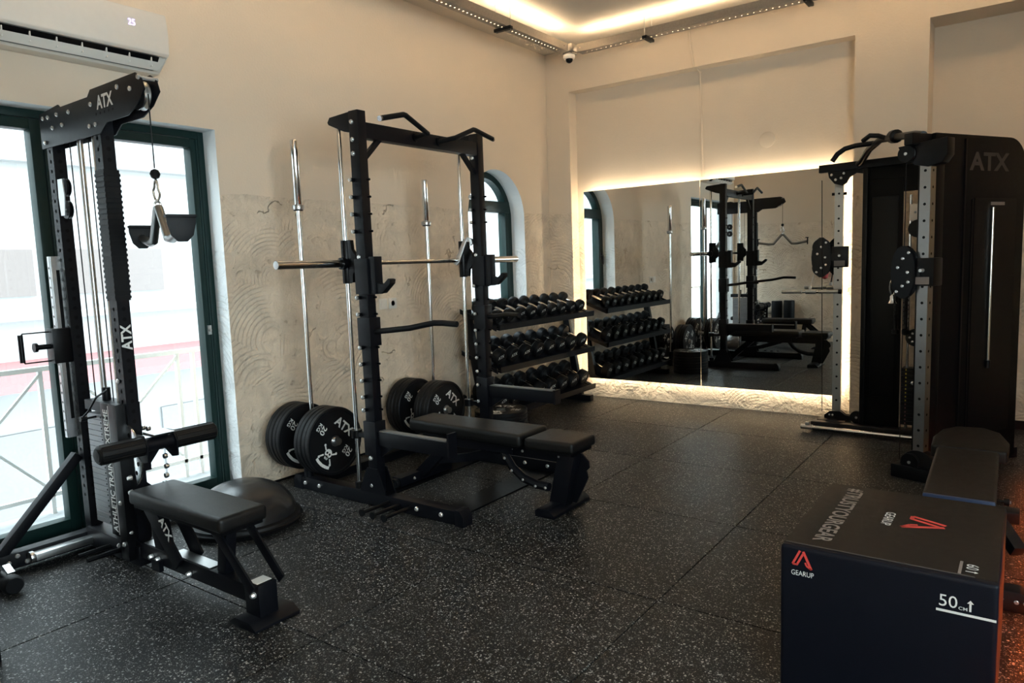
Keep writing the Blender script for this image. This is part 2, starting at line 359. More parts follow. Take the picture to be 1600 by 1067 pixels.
# back wall: strip, recess with mirror, pilaster, second recess
RX0, RX1, RZ, RY = -3.92, -1.215, 3.185, 6.66
PX, R2Y, R2Z = -.69, 6.84, 3.205
m = MB()
def qy(y, x0, x1, z0, z1): m.add([(x0, y, z0), (x1, y, z0), (x1, y, z1), (x0, y, z1)], [(0, 1, 2, 3)])
def qx(x, y0, y1, z0, z1): m.add([(x, y0, z0), (x, y1, z0), (x, y1, z1), (x, y0, z1)], [(0, 1, 2, 3)])
qy(YB, XL, RX0, -.05, 3.75); qy(YB, RX0, RX1, RZ, 3.75); qy(YB, RX1, PX, -.05, 3.75); qy(YB, PX, XR+.1, R2Z, 3.75)
qy(RY, RX0, RX1, -.05, RZ); qx(RX0, YB, RY, -.05, RZ); qx(RX1, YB, RY, -.05, RZ)
qy(R2Y, PX, XR+.1, -.05, R2Z); qx(PX, YB, R2Y, -.05, R2Z)
m.add([(RX0, YB, RZ), (RX1, YB, RZ), (RX1, RY, RZ), (RX0, RY, RZ)], [(0, 1, 2, 3)])
m.add([(PX, YB, R2Z), (XR+.1, YB, R2Z), (XR+.1, R2Y, R2Z), (PX, R2Y, R2Z)], [(0, 1, 2, 3)])
m.box(XL-.3, XR+.3, 6.86, 7.0, -.05, 3.75)
struct('wall_back', m, 'wall_plaster', smooth=False)
struct('baseboard_back', MB().box(PX, XR, R2Y-.015, R2Y, 0, .07), 'dark_panel')
struct('baseboard_left', MB().box(XL, XL+.008, DY1, YB, -.005, .012), 'dark_panel', smooth=False)
VY0, VY1, VZ0, VZ1 = -2.6, 2.2, .9, 2.6
struct('wall_right', MB().box(XR, XR+.15, YF, VY0, -.05, 3.75).box(XR, XR+.15, VY1, 6.95, -.05, 3.75).box(XR, XR+.15, VY0, VY1, -.05, VZ0).box(XR, XR+.15, VY0, VY1, VZ1, 3.75), 'wall_plaster', smooth=False)
# wall stub beside the door (seen in the mirror) and the plain front wall behind the camera
struct('wall_stub', MB().box(XL-.05, -2.5, YF, .72, -.05, 3.75), 'wall_plaster', smooth=False)
struct('wall_front', MB().box(-2.6, XR+.2, YF-.2, YF, -.05, 3.75), 'wall_plaster', smooth=False)
struct('ceiling', MB().box(XL-.3, XR+.2, YF-.2, 7.0, ZC, ZC+.12), 'ceiling_plaster', smooth=False)
# glazed double door
D = Thing('door_1', '', '', (-4.37, 1.73, 0), kind='structure')
fx0, fx1 = -4.42, -4.335
D.part('frame', MB().box(fx0, fx1, DY0, DY0+.04, 0, DZ).box(fx0, fx1, DY1-.04, DY1, 0, DZ).box(fx0, fx1, DY0+.04, DY1-.04, DZ-.045, DZ).box(fx0, fx1, DY0+.04, DY1-.04, 0, .03), 'green_paint', bev=.004)
for a, b in ((DY0+.045, 1.717), (1.723, DY1-.045)):
    st = .055; z0, z1 = .035, DZ-.05
    lf = D.part('leaf', MB().box(fx0+.012, fx1+.006, a, a+st, z0, z1).box(fx0+.012, fx1+.006, b-st, b, z0, z1).box(fx0+.012, fx1+.006, a+st, b-st, z1-.055, z1).box(fx0+.012, fx1+.006, a+st, b-st, z0, z0+.075), 'green_paint', bev=.005)
    D.part('pane', MB().box(-4.385, -4.379, a+st-.004, b-st+.004, z0+.07, z1-.05), 'glass', under=lf, smooth=False)
D.part('bead', MB().box(fx1, fx1+.010, DY1-.062, DY1-.050, .04, DZ-.05), 'green_paint')
D.part('latch', MB().box(fx1+.006, fx1+.016, 2.578, 2.602, 1.06, 1.12).cyl((fx1+.016, 2.585, 1.09), (fx1+.035, 2.585, 1.09), .008, 10), 'steel', label='small steel latch')
# arched window
W = Thing('window_1', '', '', (-4.40, WC, WZ0), kind='structure')
wx0, wx1 = -4.45, -4.365
m = MB()
def ring(r0, r1, x0, x1, cz):
    p0 = [(WC-r0*math.cos(math.pi*k/24), cz+r0*math.sin(math.pi*k/24)) for k in range(25)]; p1 = [(WC-r1*math.cos(math.pi*k/24), cz+r1*math.sin(math.pi*k/24)) for k in range(25)]
    for k in range(24):
        a, b, c, d = p0[k], p0[k+1], p1[k+1], p1[k]
        m.prism([a, b, c, d], 'yz', x0, x1)
ring(WR-.06, WR, wx0, wx1, WS)
m.box(wx0, wx1, WY0, WY0+.06, WZ0, WS).box(wx0, wx1, WY1-.06, WY1, WZ0, WS).box(wx0, wx1, WY0+.06, WY1-.06, WZ0, WZ0+.05)
W.part('frame', m, 'green_paint')
W.part('transom', MB().box(wx0, wx1+.004, WY0+.03, WY1-.03, 1.965, 2.075), 'green_paint', bev=.004)
sa = W.part('sash', MB().box(wx0, wx1+.008, WY0+.06, WY0+.115, 1.05, 1.965).box(wx0, wx1+.008, WY1-.115, WY1-.06, 1.05, 1.965).box(wx0, wx1+.008, WY0+.115, WY1-.115, 1.05, 1.10), 'green_paint', bev=.005)
W.part('pane', MB().box(-4.41, -4.404, WY0+.1, WY1-.1, 1.09, 1.98), 'glass', under=sa, smooth=False)
W.part('pane', MB().prism([(WC-(WR-.05)*math.cos(t), WS+(WR-.05)*math.sin(t)) for t in [math.radians(22+136*k/20) for k in range(21)]], 'yz', -4.41, -4.404), 'glass', smooth=False)
W.part('handle', MB().box(wx1+.008, wx1+.02, WY0+.08, WY0+.10, 1.46, 1.54).tube([(wx1+.02, WY0+.09, 1.51), (wx1+.05, WY0+.09, 1.51), (wx1+.05, WY0+.09, 1.40)], .008), 'black_satin', under=sa)
# unseen side window, added to bring daylight onto the left wall
W2 = Thing('added_window', '', '', (XR+.08, (VY0+VY1)/2, VZ0), kind='structure')
m = MB().box(XR+.04, XR+.11, VY0, VY1, VZ0, VZ0+.06).box(XR+.04, XR+.11, VY0, VY1, VZ1-.06, VZ1)
for k in range(4): y = VY0+(VY1-VY0-.06)*k/3; m.box(XR+.04, XR+.11, y, y+.06, VZ0+.06, VZ1-.06)
W2.part('frame', m, 'green_paint')
for k in range(3): y = VY0+(VY1-VY0-.06)*k/3; W2.part('pane', MB().box(XR+.072, XR+.078, y+.05, y+(VY1-VY0-.06)/3+.01, VZ0+.05, VZ1-.05), 'glass', smooth=False)
# ================================================================== OUTSIDE
finish('balcony', MB().box(-5.1, -4.46, .2, 3.6, -.16, -.03), 'slab')['kind'] = 'structure'
finish('street', MB().box(-30, -5.4, -20, 40, -3.3, -3.2), 'slab')['kind'] = 'structure'
T = Thing('balcony_railing', 'white metal balcony railing with diagonal bars outside the glass door', 'railing', (-5.0, 1.9, -.03))
T.part('top_rail', MB().box(-5.02, -4.98, .2, 3.6, .885, .915), 'white_paint')
T.part('bottom_rail', MB().box(-5.015, -4.985, .2, 3.6, .08, .105), 'white_paint')
for y in (.25, 1.02, 1.14, 1.83, 1.95, 2.72, 2.84, 3.55): T.part('post', MB().box(-5.015, -4.985, y-.012, y+.012, -.03, .885), 'white_paint')
for a, b in ((1.14, 1.83), (1.95, 2.72)):
    T.part('diagonal_bar', MB().beam((-5, a, .87), (-5, b, .12), .016, .02, (1, 0, 0)), 'white_paint'); T.part('diagonal_bar', MB().beam((-4.995, b, .87), (-4.995, a, .12), .016, .02, (1, 0, 0)), 'white_paint')
T = Thing('building', 'pale building with a red awning band across the street outside the door', 'building', (-10.5, 5, -3.2))
T.part('wall', MB().box(-11, -10.5, -12, 22, -3.2, 7), 'facade')
T.part('ledge', MB().box(-10.5, -10.3, -12, 22, 2.95, 3.1), 'facade'); T.part('ledge', MB().box(-10.5, -10.3, -12, 22, .95, 1.05), 'facade')
T.part('awning', MB().prism([(-10.5, .43), (-9.9, .20), (-9.9, .10), (-10.5, .12)], 'xz', -10, 20), 'facade_red')
for y in (-2.0, .2, 2.4, 4.1, 6.2, 8.4, 10.6):
    wn = T.part('window', MB().box(-10.5, -10.46, y, y+1.5, 1.25, 1.85), 'facade_dark'); T.part('shutter', MB().box(-10.46, -10.44, y+.72, y+.80, 1.25, 1.85), 'white_paint', under=wn)
for y in (-1, 2.2, 5.4, 8.6): T.part('shop_window', MB().box(-10.5, -10.46, y, y+2.4, -3.0, -.5), 'facade_grey')
# ================================================================== LIGHT FITTINGS, CEILING
def tray(name, label, p0, p1, side, rods, lab2=None):
    # perforated U channel, open upwards, hung on rods; warm led strip lying in it
    p0, p1 = V(p0), V(p1); d = (p1-p0).normalized(); sd = V(side); L = (p1-p0).length
    T = Thing(name, label, 'cable tray', tuple(p0))
    n = int(L/.05); zs = [.03+.05*k for k in range(n) if .03+.05*k < L-.03]
    for nm, o, u in (('base', p0, sd), ('side_flange', p0, V((0, 0, 1))), ('side_flange', p0+sd*.10, V((0, 0, 1)))):
        wd = .10 if nm == 'base' else .07; m = MB(); m.perf_face(o, u, d, wd, zs, .05, .0065 if nm == 'base' else .006, 0, L); T.part(nm, m, 'galvanised')
    for r in rods:
        c = p0+d*r+sd*.05
        T.part('bracket', MB().beam(c-sd*.085+V((0, 0, -.014)), c+sd*.085+V((0, 0, -.014)), .042, .026), 'black_steel', bev=.003)
        for e in (-.075, .075): T.part('hanger_rod', MB().cyl(c+sd*e+V((0, 0, -.03)), V((c.x, c.y, ZC))+sd*e, .003, 6), 'steel')
    for e in (.032, .068): T.part('light_blocker', MB().beam(p0+d*.03+sd*e+V((0, 0, .030)), p1-d*.03+sd*e+V((0, 0, .030)), .003, .060), 'galvanised')  # added blades that keep the strip's light out of the flange holes
    T.part('led_strip', MB().beam(p0+d*.05+sd*.05+V((0, 0, .046)), p1-d*.05+sd*.05+V((0, 0, .046)), .022, .008), 'led_warm', label='warm glowing light strip')
tray('cable_tray', 'perforated metal cable tray hung along the left wall with warm light above', (-3.67, .8, 3.40), (-3.67, 5.95, 3.40), (1, 0, 0), (1.6, 2.9, 4.2))
tray('cable_tray', 'perforated metal cable tray hung above the mirror with warm light above', (-3.52, 6.03, 3.40), (XR-.1, 6.03, 3.40), (0, 1, 0), (.7, 2.05, 3.4))
tray('cable_tray', 'perforated metal cable tray behind the camera with warm light above', (XR-.35, -2.6, 3.40), (XR-.35, 5.9, 3.40), (1, 0, 0), (2, 5))
tray('cable_tray', 'perforated metal cable tray along the front wall with warm light above', (-2.2, -2.5, 3.40), (XR-.5, -2.5, 3.40), (0, 1, 0), (1, 2.6))
T = Thing('security_camera', 'white dome security camera below the corner of the cable trays', 'camera', (-3.62, 6.05, 3.33))
T.part('mount', MB().box(-3.69, -3.54, 5.965, 6.10, 3.41, 3.475).box(-3.66, -3.56, 6.0, 6.1, 3.395, 3.41), 'galvanised', bev=.003)
T.part('housing', MB().lathe([(.055, 0), (.055, -.022), (.050, -.036)], (-3.62, 6.05, 3.395), (0, 0, 1), 24), 'white_plastic')
T.part('dome', MB().lathe([(.034, -.034), (.033, -.05), (.026, -.064), (.012, -.072), (.001, -.074)], (-3.62, 6.05, 3.395), (0, 0, 1), 20), 'black_satin')
# mirror, two panels, backlit
for nm, a, b, lab in (('left', -3.80, -2.548, 'frameless wall mirror panel beside the dumbbell rack'), ('right', -2.542, -1.29, 'frameless wall mirror panel beside the cable machine post')):
    T = Thing('wall_mirror', lab, 'mirror', ((a+b)/2, 6.60, .21), 'backlit mirror panels')
    T.part('sheet', MB().box(a, b, 6.572, 6.578, .21, 2.165), 'mirror_silver', smooth=False)
    T.part('backing', MB().box(a+.06, b-.06 if b > -2 else b, 6.579, 6.589, .27, 2.105) if a > -3 else MB().box(a+.06, b, 6.579, 6.589, .27, 2.105), 'grey_plastic', smooth=False)
    m = MB().box(a+.03, b-.03, 6.590, 6.602, .228, .240).box(a+.03, b-.03, 6.590, 6.602, 2.135, 2.147)
    xv = a+.018 if a < -3 else b-.030
    m.box(xv, xv+.012, 6.590, 6.602, .24, 2.135)
    T.part('led_strip', m, 'led_mirror', label='warm glowing light strip')
    T.part('stand_off', MB().box((a+b)/2-.3, (a+b)/2+.3, 6.589, RY, 1.0, 1.1), 'grey_plastic')
T = single('conduit', MB().tube([(-2.62, YB-.008, 3.6), (-2.60, YB-.008, 3.35), (-2.575, YB-.008, 3.2), (-2.565, RY-.008, 3.17), (-2.555, RY-.008, 2.7), (-2.55, RY-.008, 2.2)], .011, 8), 'wall_plaster', 'thin painted conduit running down the back wall to the mirror', 'conduit', (-2.6, 6.5, 2.2))
single('junction_cover', MB().lathe([(.07, 0), (.07, .006), (.06, .012), (.02, .014)], (-1.95, RY, 2.47), (0, -1, 0), 20), 'wall_plaster', 'round painted junction cover in the recess above the mirror', 'cover', (-1.95, RY, 2.47))
for y, lab in ((4.02, 'white wall switch plate on the raw plaster, the one nearer the glass door'), (4.125, 'white wall socket plate on the raw plaster, the one nearer the arched window')):
    T = Thing('wall_socket', lab, 'socket', (XL, y, 1.165))
    T.part('plate', MB().box(XL, XL+.010, y-.043, y+.043, 1.122, 1.208), 'white_plastic', bev=.003)
    T.part('insert', MB().box(XL+.010, XL+.013, y-.028, y+.028, 1.137, 1.193) if y < 4.1 else MB().lathe([(.026, 0), (.026, .003), (.022, .003), (.02, -.004)], (XL+.010, y, 1.165), (1, 0, 0), 20), 'white_plastic')
# air conditioner
AY0, AY1 = 1.34, 2.275
T = Thing('air_conditioner', 'white split air conditioner unit mounted above the glass door', 'air conditioner', (XL, 1.8, 2.6))
prof = [(XL, 2.60), (XL, 2.905), (-4.03, 2.915), (-3.985, 2.90), (-3.972, 2.80), (-3.975, 2.685), (-3.99, 2.672)]
T.part('body', MB().prism(prof+[(-4.02, 2.675), (-4.03, 2.66), (-4.10, 2.60)], 'xz', AY0, AY1), 'white_plastic', bev=.006)
T.part('vent_slot', MB().prism([(-3.995, 2.668), (-4.03, 2.664), (-4.085, 2.611), (-4.045, 2.607)], 'xz', AY0+.06, AY1-.05), 'black_satin')
T.part('louvre', MB().prism([(-4.04, 2.603), (-3.985, 2.628), (-3.978, 2.634), (-4.035, 2.61)], 'xz', AY0+.05, AY1-.04), 'white_plastic')
for k in range(7): T.part('vane', MB().box(-4.04, -4.0, AY0+.12+k*.12, AY0+.126+k*.12, 2.612, 2.668), 'white_plastic')
T.part('deflector', MB().box(-4.03, -4.02, AY0+.07, AY1-.07, 2.628, 2.634), 'white_plastic')
T.part('end_cap', MB().prism([(-4.19, 2.612), (-4.19, 2.895), (-4.03, 2.905), (-3.992, 2.89), (-3.98, 2.80), (-3.985, 2.69), (-4.10, 2.612)], 'xz', AY1, AY1+.004), 'white_plastic')
T.part('display', text_mb(MB(), '25', (-3.9725, 2.055, 2.80), (0, 1, .02), (0, 0, 1), .038, .033, 0), 'display', label='small violet glowing number 25')
# ================================================================== LAT PULLDOWN TOWER
LY = 1.675                                            # its centre plane
T = Thing('lat_pulldown_tower', 'black lat pulldown tower with knee rollers standing in front of the glass door', 'gym machine', (-3.8, LY, 0))
zs = [.30+.05*k for k in range(37)]
FP = (-3.590, -3.518); RP = (-4.100, -4.035); PY = (LY-.030, LY+.030)
fp = perf_part(T, 'front_post', None, (FP[0], FP[1], PY[0], PY[1], .05, 2.24), zs, .05, .010, 'black_steel')
rp = perf_part(T, 'rear_post', None, (RP[0], RP[1], PY[0], PY[1], .05, 2.24), zs, .05, .010, 'black_steel')
T.part('post_sleeve', MB().box(FP[0]-.006, FP[1]+.006, PY[0]-.006, PY[1]+.006, 1.34, 1.955), 'rubber', under=fp)
for k in range(24): T.part('sleeve_rib', MB().box(FP[0]-.009, FP[1]+.009, PY[0]-.009, PY[1]+.009, 1.35+k*.025, 1.363+k*.025), 'rubber', under=fp)
T.part('lettering', text_mb(MB(), 'ATX', (FP[1], LY+.024, 1.10), (0, 0, 1), (0, -1, 0), .125, .050, .03, eps=.002), 'print_white', under=fp)
head = [(-4.138, 2.291), (-3.915, 2.308), (-3.894, 2.293), (-3.603, 2.294), (-3.57, 2.322), (-3.15, 2.325), (-3.105, 2.295), (-3.085, 2.245), (-3.15, 2.193), (-3.241, 2.158), (-3.439, 2.156), (-3.503, 2.115), (-4.138, 2.118)]
for y, lab in ((LY-.036, 'near head plate'), (LY+.030, None)):
    hp = T.part('head_plate', MB().prism(head, 'xz', y, y+.006), 'black_steel', bev=.001)
    if lab:
        T.part('lettering', text_mb(MB(), 'ATX', (-3.515, y, 2.222), (1, 0, 0), (0, 0, 1), .155, .062, .03), 'print_white', under=hp)
        bolts(T, [(x, y, z) for x, z in ((-4.09, 2.265), (-4.03, 2.262), (-3.93, 2.262), (-3.80, 2.255), (-3.88, 2.205), (-3.99, 2.205), (-4.09, 2.145), (-3.57, 2.255), (-3.31, 2.29), (-3.20, 2.265), (-3.60, 2.16), (-3.54, 2.16), (-3.12, 2.30))], (0, -1, 0), .011, .009, under=hp)
        for k in range(5): T.part('slot', MB().lathe([(.006, 0), (.006, .001)], (-3.53+.04*k, y, 2.205), (0, -1, 0), 8), 'dark_panel', under=hp)
T.part('spacer_rod', MB().cyl((-3.12, LY-.045, 2.30), (-3.12, LY+.045, 2.30), .009, 12), 'bolt')
def pulley(T, c, ax, r=.055, wd=.022, under=None, mat='steel'):
    c = V(c); a = V(ax).normalized()
    p = T.part('pulley', MB().lathe([(.010, -wd/2), (r, -wd/2), (r, -wd/2+.004), (r-.009, 0), (r, wd/2-.004), (r, wd/2), (.010, wd/2)], c, a, 28), mat, under=under)
    T.part('axle', MB().cyl(c-a*(wd/2+.006), c+a*(wd/2+.006), .010, 10), 'bolt', under=under); return p
pulley(T, (-3.185, LY, 2.238), (0, 1, 0), .062, .030)
pulley(T, (-3.72, LY, 2.20), (0, 1, 0), .05); pulley(T, (-3.95, LY, 2.20), (0, 1, 0), .05)
for x in (-3.91, -3.71): T.part('cable', MB().cyl((x, LY+.004*(x < -3.8), .80), (x, LY, 2.16), .003, 6), 'black_satin')
for x in (-3.80, -3.645): T.part('guide_rod', MB().cyl((x, LY, .12), (x, LY, 2.15), .014, 12), 'steel')
T.part('lift_cable', MB().cyl((-3.124, LY, 2.235), (-3.124, LY, 1.92), .003, 8), 'black_satin')
T.part('cable_stop', MB().lathe([(.004, -.022), (.016, -.016), (.022, 0), (.016, .016), (.004, .022)], (-3.124, LY, 1.895), (0, 0, 1), 16), 'rubber')
# floating pulley pair by the rear post
fpl = T.part('floating_pulley_plate', MB().prism([(-3.98, 1.95), (-3.93, 1.95), (-3.92, 1.86), (-3.935, 1.77), (-3.975, 1.77), (-3.985, 1.86)], 'xz', LY-.045, LY-.040), 'steel')
pulley(T, (-3.955, LY-.02, 1.91), (0, 1, 0), .045, .02, under=fpl, mat='black_satin'); pulley(T, (-3.955, LY-.02, 1.80), (0, 1, 0), .045, .02, under=fpl, mat='black_satin')
# weight stack with shroud
SY = LY-.06
for k in range(20): T.part('weight_plate', MB().box(-3.88, -3.62, SY, LY+.06, .205+k*.0285, .205+k*.0285+.0262), 'plate_edge', bev=.001, seg=1)
T.part('stack_head', MB().box(-3.92, -3.60, LY-.05, LY+.05, .785, .835).cyl((-3.78, LY, .835), (-3.78, LY, .90), .020, 12), 'black_steel', bev=.004)
for k in range(20): T.part('pin_hole', MB().lathe([(.0055, 0), (.0055, .001)], (-3.735, SY, .218+k*.0285), (0, -1, 0), 8), 'dark_panel')
T.part('selector_pin', MB().cyl((-3.78, SY-.05, .76), (-3.78, SY, .76), .006, 8).cyl((-3.78, SY-.075, .76), (-3.78, SY-.045, .76), .014, 10), 'black_satin')
T.part('pin_lanyard', MB().tube([(-3.78, SY-.06, .77), (-3.74, SY-.05, .80), (-3.69, SY-.03, .87), (-3.68, LY-.04, .90)], .005, 6), 'black_satin')
sh = T.part('stack_shroud', MB().box(-3.70, -3.615, SY-.012, SY-.008, .17, .84).box(-3.615, -3.540, SY-.014, LY+.045, .06, .84), 'black_satin', bev=.003)
T.part('lettering', text_mb(MB(), 'ATHLETIC TRAINER EXTREME', (-3.628, SY-.012, .19), (0, 0, 1), (-1, 0, 0), .62, .046, .02), 'print_white', under=sh)
T.part('side_stripe', MB().box(-3.622, -3.620, SY-.0135, SY-.012, .18, .83), 'print_white', under=sh)
# base frame and braces
T.part('base_crossbar', MB().box(-4.13, -4.06, 1.13, 2.25, .02, .10), 'black_steel', bev=.004)
T.part('base_beam', MB().box(-4.06, -3.50, LY-.045, LY+.045, .03, .13), 'black_steel', bev=.004)
for s in (-1, 1):
    T.part('brace', MB().beam((-4.09, LY+s*.04, .52), (-4.09, LY+s*.45, .085), .05, .05, (1, 0, 0)), 'black_steel', bev=.004)
    T.part('end_cap', MB().box(-4.135, -4.055, LY+s*.56-.012, LY+s*.56+.012, 0, .10), 'rubber')
T.part('foot_bar', MB().box(-4.05, -3.99, 1.36, 1.64, .05, .085).cyl((-4.02, 1.36, .068), (-4.02, 1.34, .068), .03, 10), 'steel', bev=.004)
for x in (-3.80, -3.70): T.part('storage_peg', MB().cyl((x, LY-.045, .075), (x, LY-.20, .075), .012, 10), 'black_satin')
bolts(T, [(-4.055, 1.26, .06), (-4.055, 1.34, .045), (-4.055, 1.30, .085), (-3.70, LY-.047, .10), (-3.56, LY-.047, .10)], (1, 0, 0) , .012, .009)
bolts(T, [(-3.575, PY[0], .95), (-3.575, SY-.014, .35), (-3.575, SY-.014, .14)], (0, -1, 0), .012, .009)
# trolley track on the near side of the rear post
tr = perf_part(T, 'trolley_track', None, (-4.11, -4.085, 1.595, 1.625, .62, 1.57), [.66+.05*k for k in range(18)], .05, .007, 'steel')
T.part('track_plate', MB().box(-4.083, -4.078, 1.60, 1.655, .62, 1.57), 'steel', under=tr)
T.part('track_slot', MB().box(-4.078, -4.076, 1.62, 1.636, .72, 1.50), 'dark_panel', under=tr)
ca = T.part('trolley', MB().box(-4.125, -4.05, 1.56, 1.645, 1.02, 1.20), 'black_satin', bev=.004)
T.part('trolley_handle', MB().tube([(-4.09, 1.56, 1.185), (-4.09, 1.44, 1.185), (-4.09, 1.43, 1.17), (-4.09, 1.43, 1.05), (-4.09, 1.44, 1.035), (-4.09, 1.56, 1.035)], .004, 6).cyl((-4.09, 1.43, 1.04), (-4.09, 1.43, 1.18), .012, 10), 'black_satin', under=ca)
T.part('pull_pin', MB().cyl((-4.09, 1.56, 1.11), (-4.09, 1.50, 1.11), .014, 10).cyl((-4.09, 1.50, 1.11), (-4.09, 1.485, 1.11), .024, 12), 'black_satin', under=ca)
# leg hold-down with rollers, chrome index disc, chain
dsc = T.part('index_disc', MB().lathe([(.17, -.004), (.17, .004)], (-3.58, LY-.030, .58), (0, 1, 0), 36), 'chrome', bev=.001)
for k in range(10):
    a = math.radians(-60+k*24); c = V((-3.58+.135*math.cos(a), LY-.034, .58+.125*math.sin(a)))
    T.part('index_hole', MB().lathe([(.011, 0), (.011, .0015)], c, (0, -1, 0), 10), 'dark_panel', under=dsc)
for k in range(11):
    a = math.radians(-70+k*17); T.part('chain_link', MB().lathe([(.012, -.008), (.014, 0), (.012, .008)], (-3.53+.165*math.cos(a), LY+.06, .54+.165*math.sin(a)), (0, 1, 0), 8), 'steel')
T.part('roller_arm', MB().beam((-3.54, LY+.03, .53), (-3.40, LY+.03, .65), .05, .05).box(-3.54, -3.49, LY-.01, LY+.05, .50, .60), 'black_steel', bev=.004)
for y in (LY-.035, LY+.11): T.part('arm_bracket', MB().prism([(-3.47, .60), (-3.40, .565), (-3.35, .575), (-3.345, .65), (-3.38, .70), (-3.44, .70)], 'xz', y, y+.008), 'black_steel', bev=.001)
for y0, y1 in ((LY-.235, LY-.02), (LY+.115, LY+.34)):
    rl = T.part('knee_roller', MB().lathe([(.001, 0), (.036, 0), (.044, .008), (.045, .02), (.045, y1-y0-.02), (.044, y1-y0-.008), (.036, y1-y0), (.001, y1-y0)], (-3.40, y0, .648), (0, 1, 0), 28), 'grip_foam')
    yc = y0 if y0 < LY-.1 else y1
    T.part('roller_cap', MB().lathe([(.030, -.004), (.030, .004), (.008, .006)], (-3.40, yc, .648), (0, -1 if y0 < LY-.1 else 1, 0), 20), 'rubber', under=rl)
    for k in range(12):
        a = 2*math.pi*k/12; T.part('roller_rib', MB().cyl((-3.40+0.0435*math.cos(a), y0+.012, .648+0.0435*math.sin(a)), (-3.40+0.0435*math.cos(a), y1-.012, .648+0.0435*math.sin(a)), .004, 6), 'grip_foam', under=rl)
T.part('roller_axle', MB().cyl((-3.40, LY-.022, .648), (-3.40, LY+.117, .648), .034, 20), 'black_steel')
T.part('axle_plate', MB().prism([(-3.45, .69), (-3.35, .69), (-3.335, .702), (-3.445, .705)], 'xz', LY+.0, LY+.10), 'steel')
bolts(T, [(-3.44, SY-.014, z) for z in (.66, .50, .43)], (0, -1, 0), .012, .02)
# seat
T.part('seat_beam', MB().beam((-3.56, LY, .115), (-2.54, LY, .115), .075, .075), 'black_steel', bev=.004)
T.part('seat_pad', MB().box(-3.41, -2.65, LY-.115, LY+.115, .385, .452), 'vinyl', bev=.022, seg=4)
T.part('pad_board', MB().box(-3.39, -2.67, LY-.10, LY+.10, .370, .387), 'black_satin')
for s in (-1, 1):
    sp = T.part('seat_support', MB().beam((-3.34, LY+s*.06, .375), (-3.12, LY+s*.05, .13), .012, .09, (1, 0, .4)), 'black_steel', bev=.002)
    if s < 0: T.part('lettering', text_mb(MB(), 'ATX', (-3.235, LY-.067, .325), (.55, 0, -.62), (.62, 0, .55), .12, .05, .03, eps=.003), 'print_white', under=sp)
    T.part('front_strut', MB().beam((-2.76, LY+s*.075, .375), (-2.52, LY+s*.07, .16), .010, .05, (1, 0, .8)), 'black_steel', bev=.002)
T.part('seat_stem', MB().beam((-3.38, LY, .372), (-3.33, LY, .14), .06, .07, (1, 0, 0)), 'black_steel', bev=.003)
T.part('seat_stem', MB().beam((-2.78, LY, .372), (-2.82, LY, .15), .05, .06, (1, 0, 0)), 'black_steel', bev=.003)
T.part('silver_plate', MB().box(-3.47, -3.37, LY-.03, LY+.03, .153, .157).box(-3.22, -2.90, LY-.03, LY+.03, .153, .157), 'steel')
T.part('foot_block', MB().box(-2.62, -2.52, LY-.045, LY+.045, .03, .17), 'black_steel', bev=.006)
T.part('warning_sticker', MB().box(-2.60, -2.54, LY-.035, LY+.035, .170, .1715), 'print_white')
T.part('front_foot', MB().prism([(-2.66, 0), (-2.48, 0), (-2.48, .012), (-2.52, .035), (-2.62, .035), (-2.66, .012)], 'xz', LY-.10, LY+.12), 'black_steel', bev=.003)
bolts(T, [(-3.38, LY-.038, .11), (-3.32, LY-.038, .11), (-3.05, LY-.038, .10), (-2.545, LY-.046, .13), (-3.55, LY-.046, .20)], (0, -1, 0), .013, .02)
T.part('pin_bracket', MB().box(-3.36, -3.29, LY-.058, LY-.037, .055, .11), 'black_steel')
# pulldown handle
T = Thing('pulldown_handle', 'black wide grip pulldown handle with paddle ends hanging from the lat tower', 'handle', (-3.124, LY, 1.62))
T.part('carabiner', MB().tube([(-3.124+.022*math.sin(t)*(1.25 if math.cos(t) < 0 else .7), LY, 1.825+.045*math.cos(t)) for t in [2*math.pi*k/16 for k in range(16)]], .005, 8, closed=True), 'chrome')
T.part('eye', MB().tube([(-3.124, LY+.014*math.sin(t), 1.762+.014*math.cos(t)) for t in [2*math.pi*k/12 for k in range(12)]], .005, 6, closed=True), 'steel')
hd = V((.73, -.20, 0)).normalized(); hc = V((-3.124, LY, 0))
hpt = lambda s, z: hc+hd*s+V((0, 0, z))
T.part('crossbar', MB().tube([hpt(-.35, 1.632), hpt(-.20, 1.605), hpt(-.13, 1.61), hpt(-.015, 1.745), hpt(.015, 1.745), hpt(.13, 1.61), hpt(.20, 1.605), hpt(.35, 1.632)], .019, 12), 'brushed_post')
for s in (-1, 1):
    nrm = hd*s; sd = V((-hd.y, hd.x, 0)); c = hpt(s*.35, 1.66); pts = []
    outl = [(-.056, .03), (.056, .03), (.055, .0), (.042, -.05), (.018, -.075), (-.018, -.075), (-.042, -.05), (-.055, .0)]
    m = MB(); vs = [c+sd*a+V((0, 0, b))+nrm*t for t in (0, .016) for a, b in outl]; n = len(outl)
    m.add(vs, [tuple(range(n))[::-1], tuple(range(n, 2*n))]+[(i, (i+1) % n, n+(i+1) % n, n+i) for i in range(n)])
    T.part('paddle', m, 'rubber', bev=.004)
    T.part('paddle_grip', MB().beam(c+V((0, 0, .028))-sd*.058, c+V((0, 0, .028))+sd*.058, .045, .012), 'rubber', bev=.004)
